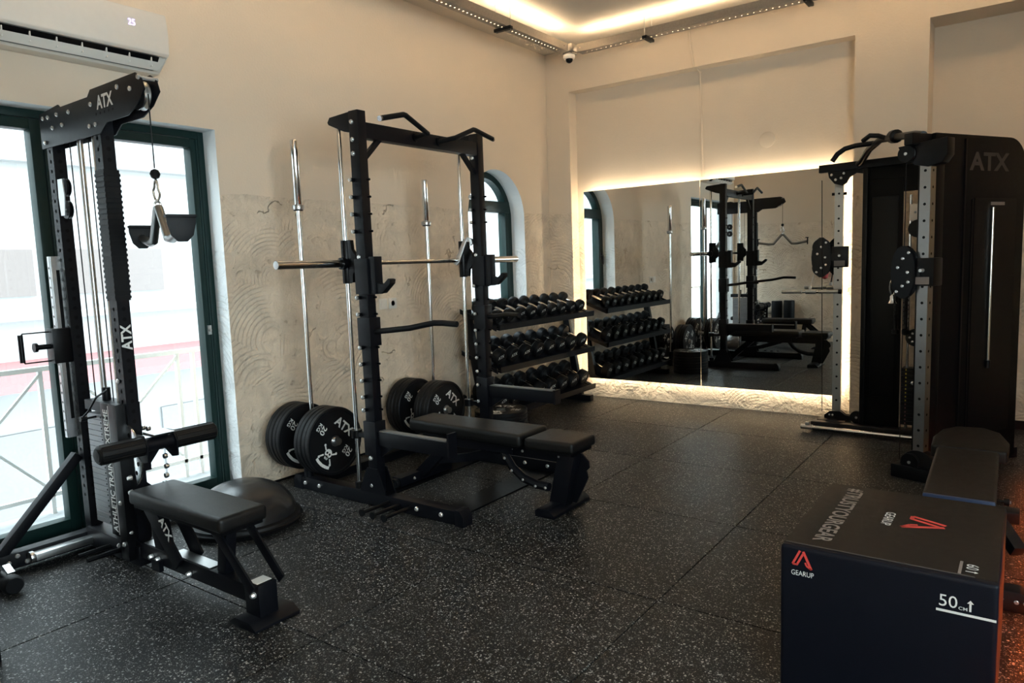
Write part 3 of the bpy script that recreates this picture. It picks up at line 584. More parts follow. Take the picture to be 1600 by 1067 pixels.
# ================================================================== RACK WITH GUIDED BAR
NY, FY = 2.95, 4.055
T = Thing('power_rack', 'tall black half rack with guided barbell and pull up horns above the padded bench', 'rack', (-3.2, 3.5, 0))
for y, near in ((NY, 1), (FY, 0)):
    o = -1 if near else 1                              # outward side
    up = T.part('upright', MB().box(-3.25, -3.172, y-.032, y+.032, .08, 2.365), 'black_steel', bev=.004)
    # white tipped pins right through the upright
    for z in ([1.97, 1.87, 1.77, 1.67, 1.28, 1.18, .98, .88, .78, .68, .60] if near else [1.93, 1.84, 1.75, 1.30, 1.2, 1.1, .98, .88, .78, .68, .58, .46]):
        T.part('pin', MB().cyl((-3.236, y-.032, z), (-3.236, y-.058, z), .0115, 10), 'black_satin', under=up); T.part('pin_tip', MB().lathe([(.0125, 0), (.0125, .008), (.007, .012)], (-3.236, y-.056, z), (0, -1, 0), 10), 'bolt', under=up)
        T.part('pin_end', MB().cyl((-3.172, y+.018, z), (-3.152, y+.018, z), .007, 8), 'black_satin', under=up)
    bolts(T, [(-3.222, y-.032, z) for z in (2.30, 2.20, 2.12, 1.52, .30, .13)], (0, -1, 0), .014, .012, under=up)
    T.part('base_rail', MB().box(-3.90, -2.56, y-.04, y+.04, .005, .085), 'black_steel', bev=.003)
    T.part('rail_end', MB().prism([(-2.56, 0), (-2.50, 0), (-2.50, .055), (-2.525, .092), (-2.56, .092)], 'xz', y-.042, y+.042), 'black_steel', bev=.002)
    T.part('rail_end', MB().prism([(-3.90, 0), (-3.98, 0), (-3.99, .06), (-3.96, .095), (-3.90, .095)], 'xz', y-.042, y+.042), 'black_steel', bev=.002)
    bolts(T, [(x, y-.04, .05) for x in (-3.86, -3.72, -2.85, -2.66)], (0, -1, 0), .014, .012)
    T.part('foot_gusset', MB().prism([(-3.33, .085), (-3.10, .085), (-3.165, .24), (-3.255, .24)], 'xz', y-.042, y-.036), 'black_steel')
    T.part('foot_gusset', MB().prism([(-3.33, .085), (-3.10, .085), (-3.165, .24), (-3.255, .24)], 'xz', y+.036, y+.042), 'black_steel')
    T.part('guide_rod', MB().cyl((-3.375, y, .085), (-3.375, y, 2.31), .0135, 14), 'chrome')
    T.part('rod_foot', MB().cyl((-3.375, y, .085), (-3.375, y, .125), .030, 16), 'rubber')
    T.part('top_arm', MB().prism([(-3.44, 2.325), (-3.42, 2.352), (-3.25, 2.362), (-3.25, 2.245), (-3.30, 2.255), (-3.43, 2.31)], 'xz', y-.028, y+.028), 'black_steel', bev=.002)
    sl = T.part('slider', MB().cyl((-3.375, y, 1.365), (-3.375, y, 1.625), .028, 16).prism([(-3.36, 1.625), (-3.315, 1.625), (-3.31, 1.57), (-3.275, 1.53), (-3.275, 1.45), (-3.31, 1.42), (-3.315, 1.37), (-3.36, 1.37)], 'xz', y-.012, y+.012), 'black_satin', bev=.002)
    st = T.part('rod_stop', MB().cyl((-3.375, y, .405), (-3.375, y, .455), .034, 16).box(-3.375, -3.25, y-.015, y+.015, .415, .445), 'black_satin')
    # spotter arm
    za = .47 if near else .575
    sa = T.part('spotter_arm', MB().box(-3.172, -2.60, y-.03, y+.03, za-.085, za), 'black_steel', bev=.003)
    T.part('arm_stop', MB().box(-2.60, -2.585, y-.035, y+.035, za-.09, za+(.05 if near else .008)), 'black_steel', under=sa)
    T.part('arm_liner', MB().box(-3.15, -2.62, y-.022, y+.022, za, za+.006), 'grey_plastic', under=sa)
    T.part('arm_bracket', MB().box(-3.262, -3.160, y-.044, y+.044, za-.15, za+.06), 'black_steel', bev=.002, under=sa)
    T.part('arm_gusset', MB().prism([(-3.16, za-.085), (-3.04, za-.085), (-3.16, za-.16)], 'xz', y-.006, y+.006), 'black_steel', under=sa)
    # j hook
    jh = T.part('bar_hook', MB().box(-3.262, -3.150, y-.042, y+.042, 1.30, 1.51).box(-3.15, -3.10, y-.03, y+.03, 1.30, 1.52), 'black_steel', bev=.003)
    T.part('hook_lip', MB().prism([(-3.12, 1.30), (-3.06, 1.305), (-2.99, 1.36), (-2.985, 1.385), (-3.005, 1.39), (-3.05, 1.355), (-3.10, 1.365), (-3.12, 1.40)], 'xz', y-.022, y+.022), 'rubber', bev=.003, under=jh)
    # dip horn
    db = T.part('dip_handle', MB().tube([(-3.16, y, 1.075), (-3.05, y+o*-.01, 1.085), (-2.90, y-o*.03, 1.10), (-2.74, y-o*.06, 1.13), (-2.68, y-o*.07, 1.13), (-2.58, y-o*.075, 1.125)] if near else [(-3.16, y, 1.075), (-3.05, y-.02, 1.085), (-2.95, y-.06, 1.10), (-2.80, y-.12, 1.10)], .017, 12), 'rubber')
    T.part('dip_bracket', MB().box(-3.262, -3.155, y-.044, y+.044, .99, 1.16), 'black_steel', bev=.002, under=db)
    # corner gusset under the cross beam
    T.part('corner_gusset', MB().beam((-3.21, y-o*.03, 2.09), (-3.21, y-o*.17, 2.225), .03, .025, (1, 0, 0)), 'black_steel')
    # storage pegs and barbell holder behind
    T.part('rear_post', MB().box(-3.90, -3.84, y+.045, y+.075, .085, .38), 'black_steel')
    T.part('storage_peg', MB().cyl((-4.13, y+.06, .335), (-3.62, y+.06, .335), .024, 16), 'steel')
    T.part('bar_socket', MB().cyl((-3.872, y+(0 if near else .12), .085), (-3.872, y+(0 if near else .12), .20), .032, 16) if near else MB().cyl((-3.872, FY+.16, .01), (-3.872, FY+.16, .2), .032, 16).box(-3.90, -3.84, FY+.03, FY+.16, .01, .05), 'black_steel')
T.part('cross_beam', MB().box(-3.245, -3.177, NY+.032, FY-.032, 2.212, 2.302), 'black_steel', bev=.004)
T.part('rear_cross_bar', MB().box(-3.90, -3.84, NY+.04, FY-.04, .01, .07), 'black_steel', bev=.003)
T.part('floor_plate', MB().box(-2.80, -2.62, NY+.04, FY-.04, .0, .010), 'black_satin')
T.part('middle_plate', MB().box(-3.60, -3.40, NY+.04, FY-.04, .0, .22).box(-3.61, -3.39, NY+.04, FY-.04, .0, .01) if False else MB().box(-3.42, -3.27, NY+.04, FY-.04, 0, .010), 'black_satin')
for a in ([(-3.18, 3.40, 2.262), (-3.05, 3.376, 2.268), (-3.05, 3.19, 2.35), (-3.05, 3.17, 2.352), (-3.05, 2.985, 2.305)], [(-3.18, 3.62, 2.262), (-3.05, 3.64, 2.272), (-3.05, 3.83, 2.348), (-3.05, 3.85, 2.348), (-3.05, 4.036, 2.312)]):
    h = T.part('pull_up_horn', MB().tube(a, .016, 12), 'rubber'); d = (V(a[-1])-V(a[-2])).normalized()
    T.part('horn_tip', MB().cyl(V(a[-1]), V(a[-1])+d*.012, .017, 14), 'chrome', under=h); T.part('horn_boss', MB().cyl(V(a[0]), V(a[0])+V((.015, 0, 0)), .028, 14), 'black_satin', under=h)
BZ = 1.486; BX = -3.375
gb = T.part('guided_bar', MB().cyl((BX, NY, BZ), (BX, FY, BZ), .0145, 16), 'chrome')
for y0, y1 in ((2.445, NY-.04), (FY+.04, 4.725)):
    T.part('bar_sleeve', MB().cyl((BX, y0, BZ), (BX, y1, BZ), .025, 24), 'chrome', under=gb)
T.part('sleeve_end', MB().lathe([(.024, 0), (.022, .002), (.012, .003)], (BX, 2.445, BZ), (0, -1, 0), 20), 'steel', under=gb)
for y in (NY-.04, FY+.02): T.part('bar_collar', MB().cyl((BX, y-.005, BZ), (BX, y+.03, BZ), .036, 20), 'black_satin', under=gb)
T.part('lock_hook', MB().prism([(BX-.03, BZ-.02), (BX, BZ-.035), (BX+.03, BZ-.01), (BX+.10, BZ+.13), (BX+.13, BZ+.13), (BX+.135, BZ+.10), (BX+.155, BZ+.115), (BX+.15, BZ+.15), (BX+.11, BZ+.165), (BX+.075, BZ+.15)], 'xz', FY-.075, FY-.060), 'steel', bev=.002, under=gb, label='pale grey lock hook')
for k, x in enumerate((-3.08, -2.99, -2.90)):
    p = T.part('band_peg', MB().cyl((x, NY-.04, .05), (x, NY-.25, .05), .011, 12), 'black_satin'); T.part('peg_cap', MB().cyl((x, NY-.25, .05), (x, NY-.26, .05), .022, 14), 'rubber', under=p)
# ------------------------------------------------------------------ upright barbells
def barbell(x, y, z0, z1, zc, lab):
    T = Thing('barbell', lab, 'barbell', (x, y, z0), 'barbells standing upright behind the rack')
    T.part('shaft', MB().cyl((x, y, z0+.1), (x, y, zc), .0145, 14), 'chrome')
    T.part('sleeve', MB().lathe([(.022, 0), (.025, .004), (.025, z1-zc-.006), (.020, z1-zc)], (x, y, zc), (0, 0, 1), 22), 'chrome')
    T.part('collar', MB().cyl((x, y, zc-.012), (x, y, zc+.018), .038, 22), 'steel', bev=.004); T.part('collar_ring', MB().cyl((x, y, zc-.018), (x, y, zc-.012), .030, 20), 'black_satin')
    T.part('lower_sleeve', MB().cyl((x, y, z0), (x, y, z0+.12), .022, 18), 'chrome')
barbell(-3.872, NY+.055, .205, 2.292, 1.858, 'long chrome barbell standing upright near the glass door')
barbell(-3.872, FY+.165, .205, 2.126, 1.785, 'shorter chrome barbell standing upright, the one farther from the glass door')
# ------------------------------------------------------------------ bumper plates
SKULL = [ngon(.5, .60, .20, 16), [(.38, .48), (.62, .48), (.59, .32), (.41, .32)]]+stroke([(.16, .78), (.30, .66)], .07)+stroke([(.70, .44), (.86, .28)], .07)+stroke([(.86, .78), (.70, .66)], .07)+stroke([(.30, .44), (.14, .28)], .07)+[ngon(.13, .81, .06, 8), ngon(.87, .81, .06, 8), ngon(.13, .24, .06, 8), ngon(.87, .24, .06, 8)]
SKULL += stroke([(.08, .12), (.25, .06), (.5, .03), (.75, .06), (.92, .12)], .13)
EYES = [ngon(.42, .60, .055, 10), ngon(.58, .60, .055, 10), [(.5, .53), (.475, .47), (.525, .47)]]+[[(.44+.05*k, .40), (.455+.05*k, .40), (.455+.05*k, .33), (.44+.05*k, .33)] for k in range(3)]
def bumper(c, ax, lab, group, letter=True, th=.072, R=.225, rot=.6, side=None):
    c = V(c); a = V(ax)
    T = Thing('bumper_plate', lab, 'weight plate', tuple(c), group)
    h = th/2
    T.part('disc', MB().lathe([(.026, -h+.006), (.06, -h+.006), (.20, -h+.006), (.205, -h), (R-.006, -h), (R, -h+.006), (R, -.004), (R-.004, 0), (R, .004), (R, h-.006), (R-.006, h), (.205, h), (.20, h-.006), (.06, h-.006), (.026, h-.006)], c, a, 56, loop=True), 'rubber')
    T.part('hub_ring', MB().lathe([(.0265, h-.006), (.036, h-.006), (.036, h-.002), (.0265, h-.002)], c, a, 24), 'steel')
    if letter:
        s0 = V(side) if side else V((0, 1, 0)); up0 = a.cross(s0)
        u = s0*math.cos(rot)+up0*math.sin(rot); v = a.cross(u); f = c+a*(h-.006)
        T.part('lettering', text_mb(MB(), 'ATX', f-u*.085+v*.085, u, v, .17, .062, .03), 'print_white')
        for e in (-1, 1):
            T.part('weight_number', text_mb(MB(), '20', f+u*(e*.135-.012)+v*.03, v*-1, u, .06, .04, .02), 'print_white'); T.part('weight_unit', text_mb(MB(), 'KG', f+u*(e*.135-.045)+v*.028, v*-1, u, .056, .026, .02), 'print_white')
        em_ = T.part('skull_emblem', flat(MB(), SKULL, f-u*.075-v*.185, u, v, .15), 'print_white'); T.part('emblem_detail', flat(MB(), EYES, f-u*.075-v*.185, u, v, .15, eps=.0025), 'rubber', under=em_)
for y, where in ((NY+.06, 'by the glass door'), (FY+.06, 'behind the bench')):
    for x, lab, lt in ((-3.686, 'foremost of four on the peg ', True), (-3.762, 'second from front on the peg ', False), (-3.986, 'third from front on the peg ', True), (-4.062, 'rearmost of four on the peg ', False)):
        bumper((x, y, .335), (1, 0, 0), 'black rubber plate, '+lab+where, 'bumper plates on the rack pegs', lt, rot=-.75)
for k in range(4): bumper((-3.46, 4.56, .035+k*.07), (0, 0, 1), 'black bumper plate lying flat, '+('bottom', 'second from bottom', 'second from top', 'topmost')[k]+' of the pile by the dumbbells', 'bumper plates piled on the floor', k == 3, th=.069, R=.215, rot=.3, side=(1, 0, 0))
# ------------------------------------------------------------------ adjustable bench in the rack
T = Thing('adjustable_bench', 'black padded adjustable weight bench standing inside the half rack', 'bench', (-2.7, 3.46, 0))
BY = 3.46
def pad(x0, x1, w0, w1, z0, z1, chamf=0):
    m = MB(); m.prism([(x0, BY-w0/2), (x1, BY-w1/2), (x1, BY+w1/2), (x0, BY+w0/2)], 'xy', z0, z1); return m
T.part('back_pad', pad(-3.305, -2.385, .25, .31, .375, .452), 'vinyl', bev=.026, seg=4)
T.part('pad_board', pad(-3.265, -2.425, .21, .26, .360, .378), 'black_satin')
T.part('seat_pad', pad(-2.355, -2.035, .31, .27, .375, .440), 'vinyl', bev=.022, seg=4)
T.part('seat_board', pad(-2.335, -2.055, .26, .23, .355, .378), 'black_satin')
T.part('spine', MB().beam((-3.165, BY, .325), (-2.105, BY, .325), .07, .075), 'black_steel', bev=.004)
T.part('back_frame', MB().box(-3.145, -2.495, BY-.09, BY-.075, .31, .36).box(-3.145, -2.495, BY+.075, BY+.09, .31, .36), 'black_steel')
T.part('adjust_ladder', MB().tube([(-2.565, BY-.06, .30), (-2.505, BY-.06, .22), (-2.425, BY-.06, .165), (-2.325, BY-.06, .14), (-2.245, BY-.06, .14)], .026, 8), 'black_steel')
bolts(T, [(-2.545, BY-.087, .28), (-2.495, BY-.087, .21), (-2.415, BY-.087, .165), (-2.325, BY-.087, .14), (-2.255, BY-.087, .14), (-2.765, BY-.038, .325), (-2.525, BY-.038, .33), (-2.445, BY-.038, .325), (-2.185, BY-.038, .325)], (0, -1, 0), .009, .008)
T.part('front_leg', MB().beam((-2.135, BY-.0, .345), (-2.205, BY, .03), .09, .11, (1, 0, 0)), 'black_steel', bev=.005)
T.part('leg_plate', MB().prism([(-2.075, .34), (-2.030, .30), (-2.025, .26), (-2.045, .24), (-2.035, .20), (-2.115, .04), (-2.175, .04), (-2.105, .34)], 'xz', BY+.03, BY+.04), 'black_steel')
T.part('front_foot', MB().prism([(-2.265, 0), (-2.135, 0), (-2.135, .018), (-2.175, .05), (-2.245, .05), (-2.265, .035)], 'xz', BY-.19, BY+.22), 'black_steel', bev=.004)
T.part('rear_leg', MB().beam((-3.025, BY, .31), (-3.325, BY, .05), .07, .07), 'black_steel', bev=.004)
T.part('rear_foot', MB().box(-3.385, -3.305, BY-.22, BY+.29, .012, .075), 'black_steel', bev=.006)
T.part('foot_wheel', MB().lathe([(.01, -.012), (.032, -.012), (.035, 0), (.032, .012), (.01, .012)], (-3.345, BY-.234, .036), (0, 1, 0), 20), 'rubber')
bolts(T, [(-3.300, BY-.10, .045)], (1, 0, 0), .010, .01)
T.part('support_arm', MB().beam((-2.645, BY, .30), (-2.895, BY+.0, .22), .04, .05).beam((-2.895, BY, .22), (-3.145, BY, .17), .04, .05), 'black_steel')
# ================================================================== DUMBBELL RACK
T = Thing('dumbbell_rack', 'black three tier dumbbell rack along the left wall beside the mirror', 'rack', (-3.9, 5.58, 0))
TI = ((1.0, 'top'), (.635, 'middle'), (.245, 'bottom'))
for y in (4.80, 6.40):
    T.part('side_post', MB().beam((-3.80, y, .05), (-3.98, y, 1.06), .05, .07, (1, 0, 0)), 'black_steel', bev=.003)
    T.part('foot', MB().box(-4.16, -3.66, y-.035, y+.035, 0, .06), 'black_steel', bev=.004)
    for z, _ in TI: T.part('shelf_bracket', MB().prism([(-4.03, z+.030), (-3.64, z-.115), (-3.64, z-.065), (-3.66, z-.075), (-4.03, z+.07)], 'xz', y-.03, y-.022 if y < 5 else y+.03), 'black_steel')
for z, nm in TI:
    sh = T.part('shelf', MB().prism([(-4.02, z+.035), (-3.655, z-.105), (-3.650, z-.088), (-4.015, z+.052)], 'xz', 4.83, 6.37), 'black_steel')
    T.part('shelf_lip', MB().prism([(-3.66, z-.105), (-3.625, z-.112), (-3.62, z-.06), (-3.63, z-.06), (-3.632, z-.098), (-3.66, z-.092)], 'xz', 4.80, 6.42), 'black_steel', under=sh)
def dumbbell_mesh(R, hl):
    # axis along local x, front head at +x
    def head(s): return MB().lathe([(.03, 0), (R*.86, 0), (R, .012), (R, hl-.012), (R*.9, hl), (R*.72, hl), (R*.70, hl-.004), (.02, hl-.004)], (s*.078, 0, 0), (s, 0, 0), 14)
    return head(1), head(-1), MB().lathe([(.014, -.08), (.0155, -.04), (.018, 0), (.0155, .04), (.014, .08)], (0, 0, 0), (1, 0, 0), 12), text_mb(MB(), 'ATX', (.078+hl-.004, -R*.52, -R*.25), (0, 1, .3), (0, -.3, 1), R*1.05, R*.40, .02)
ordw = ['first', 'second', 'third', 'fourth', 'fifth', 'sixth', 'seventh', 'eighth', 'ninth']
protos = {}
for (z, nm), n, R, hl in zip(TI, (9, 8, 8), (.060, .072, .078), (.062, .070, .078)):
    y0, y1 = 4.90, 6.30
    for k in range(n):
        y = y0+(y1-y0)*k/(n-1)
        lab = 'black round dumbbell with chrome handle, %s from the mirror on the %s tier' % (ordw[n-1-k], nm)
        if nm not in protos:
            r = bpy.data.objects.new('dumbbell', None); COL.objects.link(r); h1, h2, hd_, tx = dumbbell_mesh(R, hl)
            for pn, mb, mt in (('handle', hd_, 'chrome'), ('head', h1, 'rubber'), ('head', h2, 'rubber'), ('lettering', tx, 'print_white')): finish(pn, mb, mt, r)
            protos[nm] = r
        else: r = copy_tree(protos[nm])
        tag(r, lab, 'dumbbell', 'dumbbells on the %s tier' % nm)
        r.location = (-3.825, y, z+R*1.071-.0205); r.rotation_euler = (0, math.radians(21), random.uniform(-.05, .05)); r.empty_display_size = .05
# ================================================================== FUNCTIONAL TRAINER (right)
T = Thing('cable_machine', 'large black dual cable machine with chrome posts in the corner beside the mirror', 'gym machine', (-.6, 5.8, 0))
# local frame of the near wing: origin at its post, s along the wing, t outward
WD = V((.49, .87, 0)).normalized(); WN = V((WD.y, -WD.x, 0)); WO = V((-.55, 5.0, 0))
MW = Matrix(((WD.x, WN.x, 0, WO.x), (WD.y, WN.y, 0, WO.y), (0, 0, 1, 0), (0, 0, 0, 1)))
def rr(s0, s1, z0, z1, r, n=8):   # outline with rounded upper rear corner
    return [(s0, z0), (s1, z0)]+[(s1-r+r*math.cos(math.pi/2*k/n), z1-r+r*math.sin(math.pi/2*k/n)) for k in range(n+1)]+[(s0, z1)]
sp = T.part('outer_shroud', MB(MW).prism(rr(.12, 1.02, .02, 2.148, .17), 'xz', -.03, 0), 'dark_panel', bev=.006)
T.part('lettering', text_mb(MB(), 'ATX', MW @ V((.44, 0, 1.93)), WD, V((0, 0, 1)), .40, .115, .03, eps=.002), 'print_dark', under=sp, label='faint dark brown letters ATX')
T.part('shroud_rib', MB(MW).box(.385, .40, 0, .012, .1, 2.12), 'black_satin', under=sp); T.part('shroud_rib', MB(MW).box(.47, .48, 0, .008, .1, 1.75), 'black_satin', under=sp)
T.part('shroud_window', MB(MW).box(.50, .93, 0, .004, .22, 1.76), 'black_satin', under=sp)
T.part('window_rod', MB(MW).cyl((.67, .014, .70), (.67, .014, 1.70), .009, 10), 'chrome', under=sp)
T.part('rod_cap', MB(MW).cyl((.67, .014, .66), (.67, .014, .71), .016, 10), 'black_satin', under=sp)
T.part('window_label', MB(MW).box(.66, .80, .004, .006, 1.715, 1.735), 'print_grey', under=sp)
T.part('rear_column', MB(MW).box(.98, 1.03, -.12, -.03, 0, 2.05), 'dark_panel')
T.part('top_beam', MB(MW).box(-.05, .90, -.09, -.03, 2.075, 2.148), 'black_satin', bev=.01)
T.part('front_column', MB(MW).box(.115, .20, -.11, .006, .05, 2.10), 'black_satin', bev=.008)
T.part('base_rail', MB(MW).box(.0, 1.0, -.10, -.02, 0, .07), 'black_steel', bev=.005)
for k in range(7): T.part('rear_bolt', MB(MW).lathe([(.012, 0), (.012, .012)], (1.03, -.07, .45+k*.21), (1, 0, 0), 8), 'black_satin')
def post(M, nm='post'):
    zs = [.22+.10*k for k in range(18)]
    return perf_part(T, nm, M, (-.032, .032, -.032, .032, .13, 2.03), zs, .05, .009, 'brushed_post')
MN = Matrix.Translation((-.525, 5.06, 0)) @ Matrix.Rotation(math.radians(-20), 4, 'Z')
post(MN)
MFp = Matrix.Translation((-1.285, 6.36, 0)) @ Matrix.Rotation(math.radians(8), 4, 'Z'); post(MFp)
# near foot block with its pulley, arched head cover with pulley
T.part('foot_block', MB(MN).box(-.15, .14, -.07, .05, 0, .085), 'black_satin', bev=.008)
T.part('foot_cover', MB(MN).prism([(-.11+.11*(1-math.cos(math.pi*k/10)), .08+.11*math.sin(math.pi*k/10)) for k in range(11)], 'xz', -.035, .035), 'black_satin', bev=.004)
pulley(T, MN @ V((-.04, -.045, .11)), MN.to_3x3() @ V((0, 1, 0)), .055, .022, mat='black_satin')
T.part('head_cover', MB(MN).prism([(-.16, 2.08), (.13, 2.10), (.13, 2.0), (.10, 1.955), (.02, 1.94), (-.06, 1.96), (-.13, 2.02)], 'xz', -.05, .04), 'black_satin', bev=.006)
pulley(T, MN @ V((-.10, -.06, 2.03)), MN.to_3x3() @ V((0, 1, 0)), .05, .02, mat='black_satin')
# far wing
fa = T.part('top_arm', MB().prism([(-1.41, 6.20), (-.60, 6.06), (-.60, 6.12), (-1.41, 6.26)], 'xy', 2.085, 2.145), 'black_satin', bev=.006)
T.part('arm_cover', MB().prism([(-1.34, 2.09), (-1.33, 2.04), (-1.29, 1.99), (-1.23, 1.97), (-1.20, 1.99), (-1.18, 2.03), (-1.13, 2.06), (-1.08, 2.05), (-1.05, 2.02), (-1.05, 2.09)], 'xz', 6.195, 6.215), 'black_satin', under=fa)
bolts(T, [(-1.31, 6.193, 2.06), (-1.28, 6.193, 2.02), (-1.24, 6.193, 2.03), (-1.22, 6.193, 2.065)], (0, -1, 0), .011, .008)
T.part('far_shroud', MB().box(-1.06, -.80, 6.19, 6.22, .03, 2.00), 'dark_panel', bev=.006)
T.part('shroud_panel', MB().box(-1.01, -.83, 6.183, 6.19, .3, 1.86), 'black_satin', bev=.003)
T.part('upper_panel', MB().box(-1.04, -.52, 6.20, 6.22, 1.89, 2.09), 'dark_panel')
T.part('far_column', MB().box(-1.075, -1.04, 6.15, 6.21, .03, 2.09), 'black_satin', bev=.005)
T.part('base_beam', MB().box(-1.43, -.45, 6.10, 6.18, .0, .072), 'black_steel', bev=.008); T.part('base_beam', MB().box(-1.40, -1.18, 6.18, 6.42, .0, .075), 'black_steel', bev=.008)
T.part('post_foot', MB().prism([(-1.36, .07), (-1.36, .10), (-1.32, .135), (-1.24, .14), (-1.20, .11), (-1.13, .10), (-1.08, .13), (-1.05, .12), (-1.05, .07)], 'xz', 6.27, 6.33), 'black_satin')
pulley(T, (-1.11, 6.26, .105), (0, 1, 0), .05, .03, mat='black_satin'); bolts(T, [(-1.32, 6.27, .105), (-1.295, 6.27, .105)], (0, -1, 0), .008, .006)
# spine between the wings, weight stacks, rods
T.part('back_spine', MB().box(-.40, -.28, 6.10, 6.20, 0, 2.06), 'dark_panel'); T.part('base_spine', MB().beam((-.34, 6.14, .035), (-.06, 5.88, .035), .08, .07), 'black_steel')
for k in range(15):
    wp = T.part('weight_plate', MB().box(-.76, -.60, 6.0, 6.10, .135+k*.029, .135+k*.029+.026), 'black_satin', bev=.002, seg=1)
    T.part('weight_label', MB().box(-.735, -.727, 5.9985, 6.0, .142+k*.029, .154+k*.029), 'print_yellow' if k > 5 else 'facade_red', under=wp)
T.part('stack_pin', MB().lathe([(.016, 0), (.016, .03), (.01, .036)], (-.68, 6.0, .46), (0, -1, 0), 12), 'chrome')
for x in (-.73, -.63): T.part('guide_rod', MB().cyl((x, 6.05, .1), (x, 6.05, 1.85), .010, 10), 'chrome')
T.part('stack_pulley_bracket', MB().box(-.735, -.63, 6.03, 6.055, 1.66, 1.78), 'white_plastic', bev=.003)
for z in (1.60, .80):
    T.part('travel_pulley', MB().lathe([(.01, -.012), (.065, -.012), (.065, .012), (.01, .012)], (-.675, 6.0, z), (0, 1, 0), 22), 'black_satin')
bolts(T, [(-.675+.035*math.cos(a), 5.986, .80+.035*math.sin(a)) for a in (0, 1.05, 2.1, 3.14, 4.2, 5.2)]+[(-.70, 6.028, 1.72), (-.66, 6.028, 1.72)], (0, -1, 0), .009, .004)
# pulley carriages on the posts
def carriage(M, z, dx):
    c = T.part('carriage', MB(M).box(-.055, .075, -.055, .055, z-.085, z+.085), 'black_satin', bev=.006)
    T.part('knob', MB(M).lathe([(.014, 0), (.016, .012), (.010, .03)], (.01, -.055, z+.01), (0, -1, 0), 12), 'bolt', under=c)
    T.part('name_plate', MB(M).box(-.03, .05, -.0575, -.055, z-.075, z-.03), 'print_grey', under=c)
    pl = MB(M)
    outl = [(dx+.075*math.cos(t)*(1 if math.cos(t) > 0 else 1), z+.165*math.sin(t)) for t in [2*math.pi*k/18 for k in range(18)]]
    for y in (-.075, -.035): pl.prism(outl, 'xz', y, y+.008)
    T.part('swivel_plate', MB(M).prism(outl, 'xz', -.075, -.067), 'black_satin', under=c); T.part('swivel_plate', MB(M).prism(outl, 'xz', -.035, -.027), 'black_satin', under=c)
    for e in (.085, -.085): T.part('swivel_pulley', MB(M).lathe([(.01, -.012), (.07, -.012), (.065, 0), (.07, .012), (.01, .012)], (dx, -.051, z+e), (0, 1, 0), 22), 'rubber', under=c)
    T.part('swivel_arm', MB(M).box(min(dx, 0), max(dx, 0), -.062, -.03, z-.03, z+.03), 'black_satin', under=c)
    bolts(T, [M @ V((dx+a, -.075, z+b)) for a, b in ((0, .085), (.035, .12), (-.03, .03), (.03, .0), (0, -.085), (-.035, -.12), (.035, -.06))], M.to_3x3() @ V((0, -1, 0)), .010, .006, under=c)
carriage(MFp, 1.41, -.125); carriage(MN, 1.31, -.10)
for M, z in ((MFp, .8), (MFp, 1.92)): T.part('post_knob', MB(M).cyl((-.055, 0, z if z > 1 else 1.92), (.055, 0, z if z > 1 else 1.92), .012, 10), 'black_satin')
T.part('cable', MB().cyl((-1.385, 6.30, .12), (-1.395, 6.25, 2.03), .003, 6), 'black_satin'); T.part('cable', MB(MN).cyl((-.10, -.06, .12), (-.10, -.06, 2.0), .003, 6), 'black_satin')
# pull up grips between the wings
pb = T.part('pull_up_bar', MB().tube([(-1.12, 6.19, 2.12), (-1.08, 6.1, 2.13), (-1.0, 5.95, 2.20), (-.90, 5.78, 2.235), (-.78, 5.56, 2.21), (-.62, 5.25, 2.17), (-.56, 5.10, 2.14)], .024, 12), 'black_satin')
T.part('grip', MB().tube([(-1.235, 5.85, 2.125), (-1.20, 5.85, 2.175), (-1.15, 5.86, 2.21), (-1.08, 5.87, 2.225), (-.95, 5.87, 2.228)], .018, 10), 'rubber', under=pb)
T.part('grip', MB().tube([(-1.0, 5.70, 2.23), (-.95, 5.66, 2.255), (-.90, 5.68, 2.25), (-.84, 5.66, 2.22)], .017, 10), 'rubber', under=pb)
T.part('bar_joint', MB().lathe([(.03, -.04), (.045, -.03), (.045, .03), (.03, .04)], (-.78, 5.56, 2.215), (.46, -.88, -.1), 14), 'black_satin', under=pb)
# straight bar hanging on the far carriage, carabiner on the near one, rope, bar lying along the base
T = Thing('cable_bar', 'short chrome straight bar hanging from the cable pulley in front of the mirror', 'bar', (-1.47, 6.2, 1.11))
T.part('shaft', MB().cyl((-1.69, 6.20, 1.133), (-1.24, 6.20, 1.133), .0125, 12), 'chrome')
for x in (-1.60, -1.31): T.part('grip_sleeve', MB().cyl((x-.09, 6.20, 1.133), (x+.07, 6.20, 1.133), .015, 12), 'steel')
T.part('end_cap', MB().cyl((-1.25, 6.20, 1.133), (-1.225, 6.20, 1.133), .018, 12), 'rubber')
T.part('swivel', MB().cyl((-1.50, 6.20, 1.133), (-1.42, 6.20, 1.133), .020, 12).box(-1.475, -1.455, 6.19, 6.21, 1.14, 1.18), 'steel')
T.part('link', MB().tube([(-1.465, 6.20, 1.17), (-1.455, 6.21, 1.22), (-1.445, 6.23, 1.27)], .005, 6), 'chrome')
T = Thing('carabiner', 'chrome carabiner and swivel hook hanging on the near cable pulley', 'hook', tuple(MN @ V((-.172, -.051, 1.13))))
cb = MN @ V((-.172, -.051, 1.215))
T.part('hook', MB().tube([cb+V((.016*math.sin(t), 0, .05*math.cos(t))) for t in [2*math.pi*k/14 for k in range(14)]], .005, 6, closed=True), 'chrome')
T.part('swivel', MB().lathe([(.006, 0), (.014, -.01), (.014, -.03), (.022, -.05), (.026, -.055)], cb+V((0, 0, -.045)), (0, 0, 1), 12), 'chrome')
T = Thing('triceps_rope', 'dark braided rope attachment hanging inside the cable machine', 'rope', (-.78, 5.95, .8))
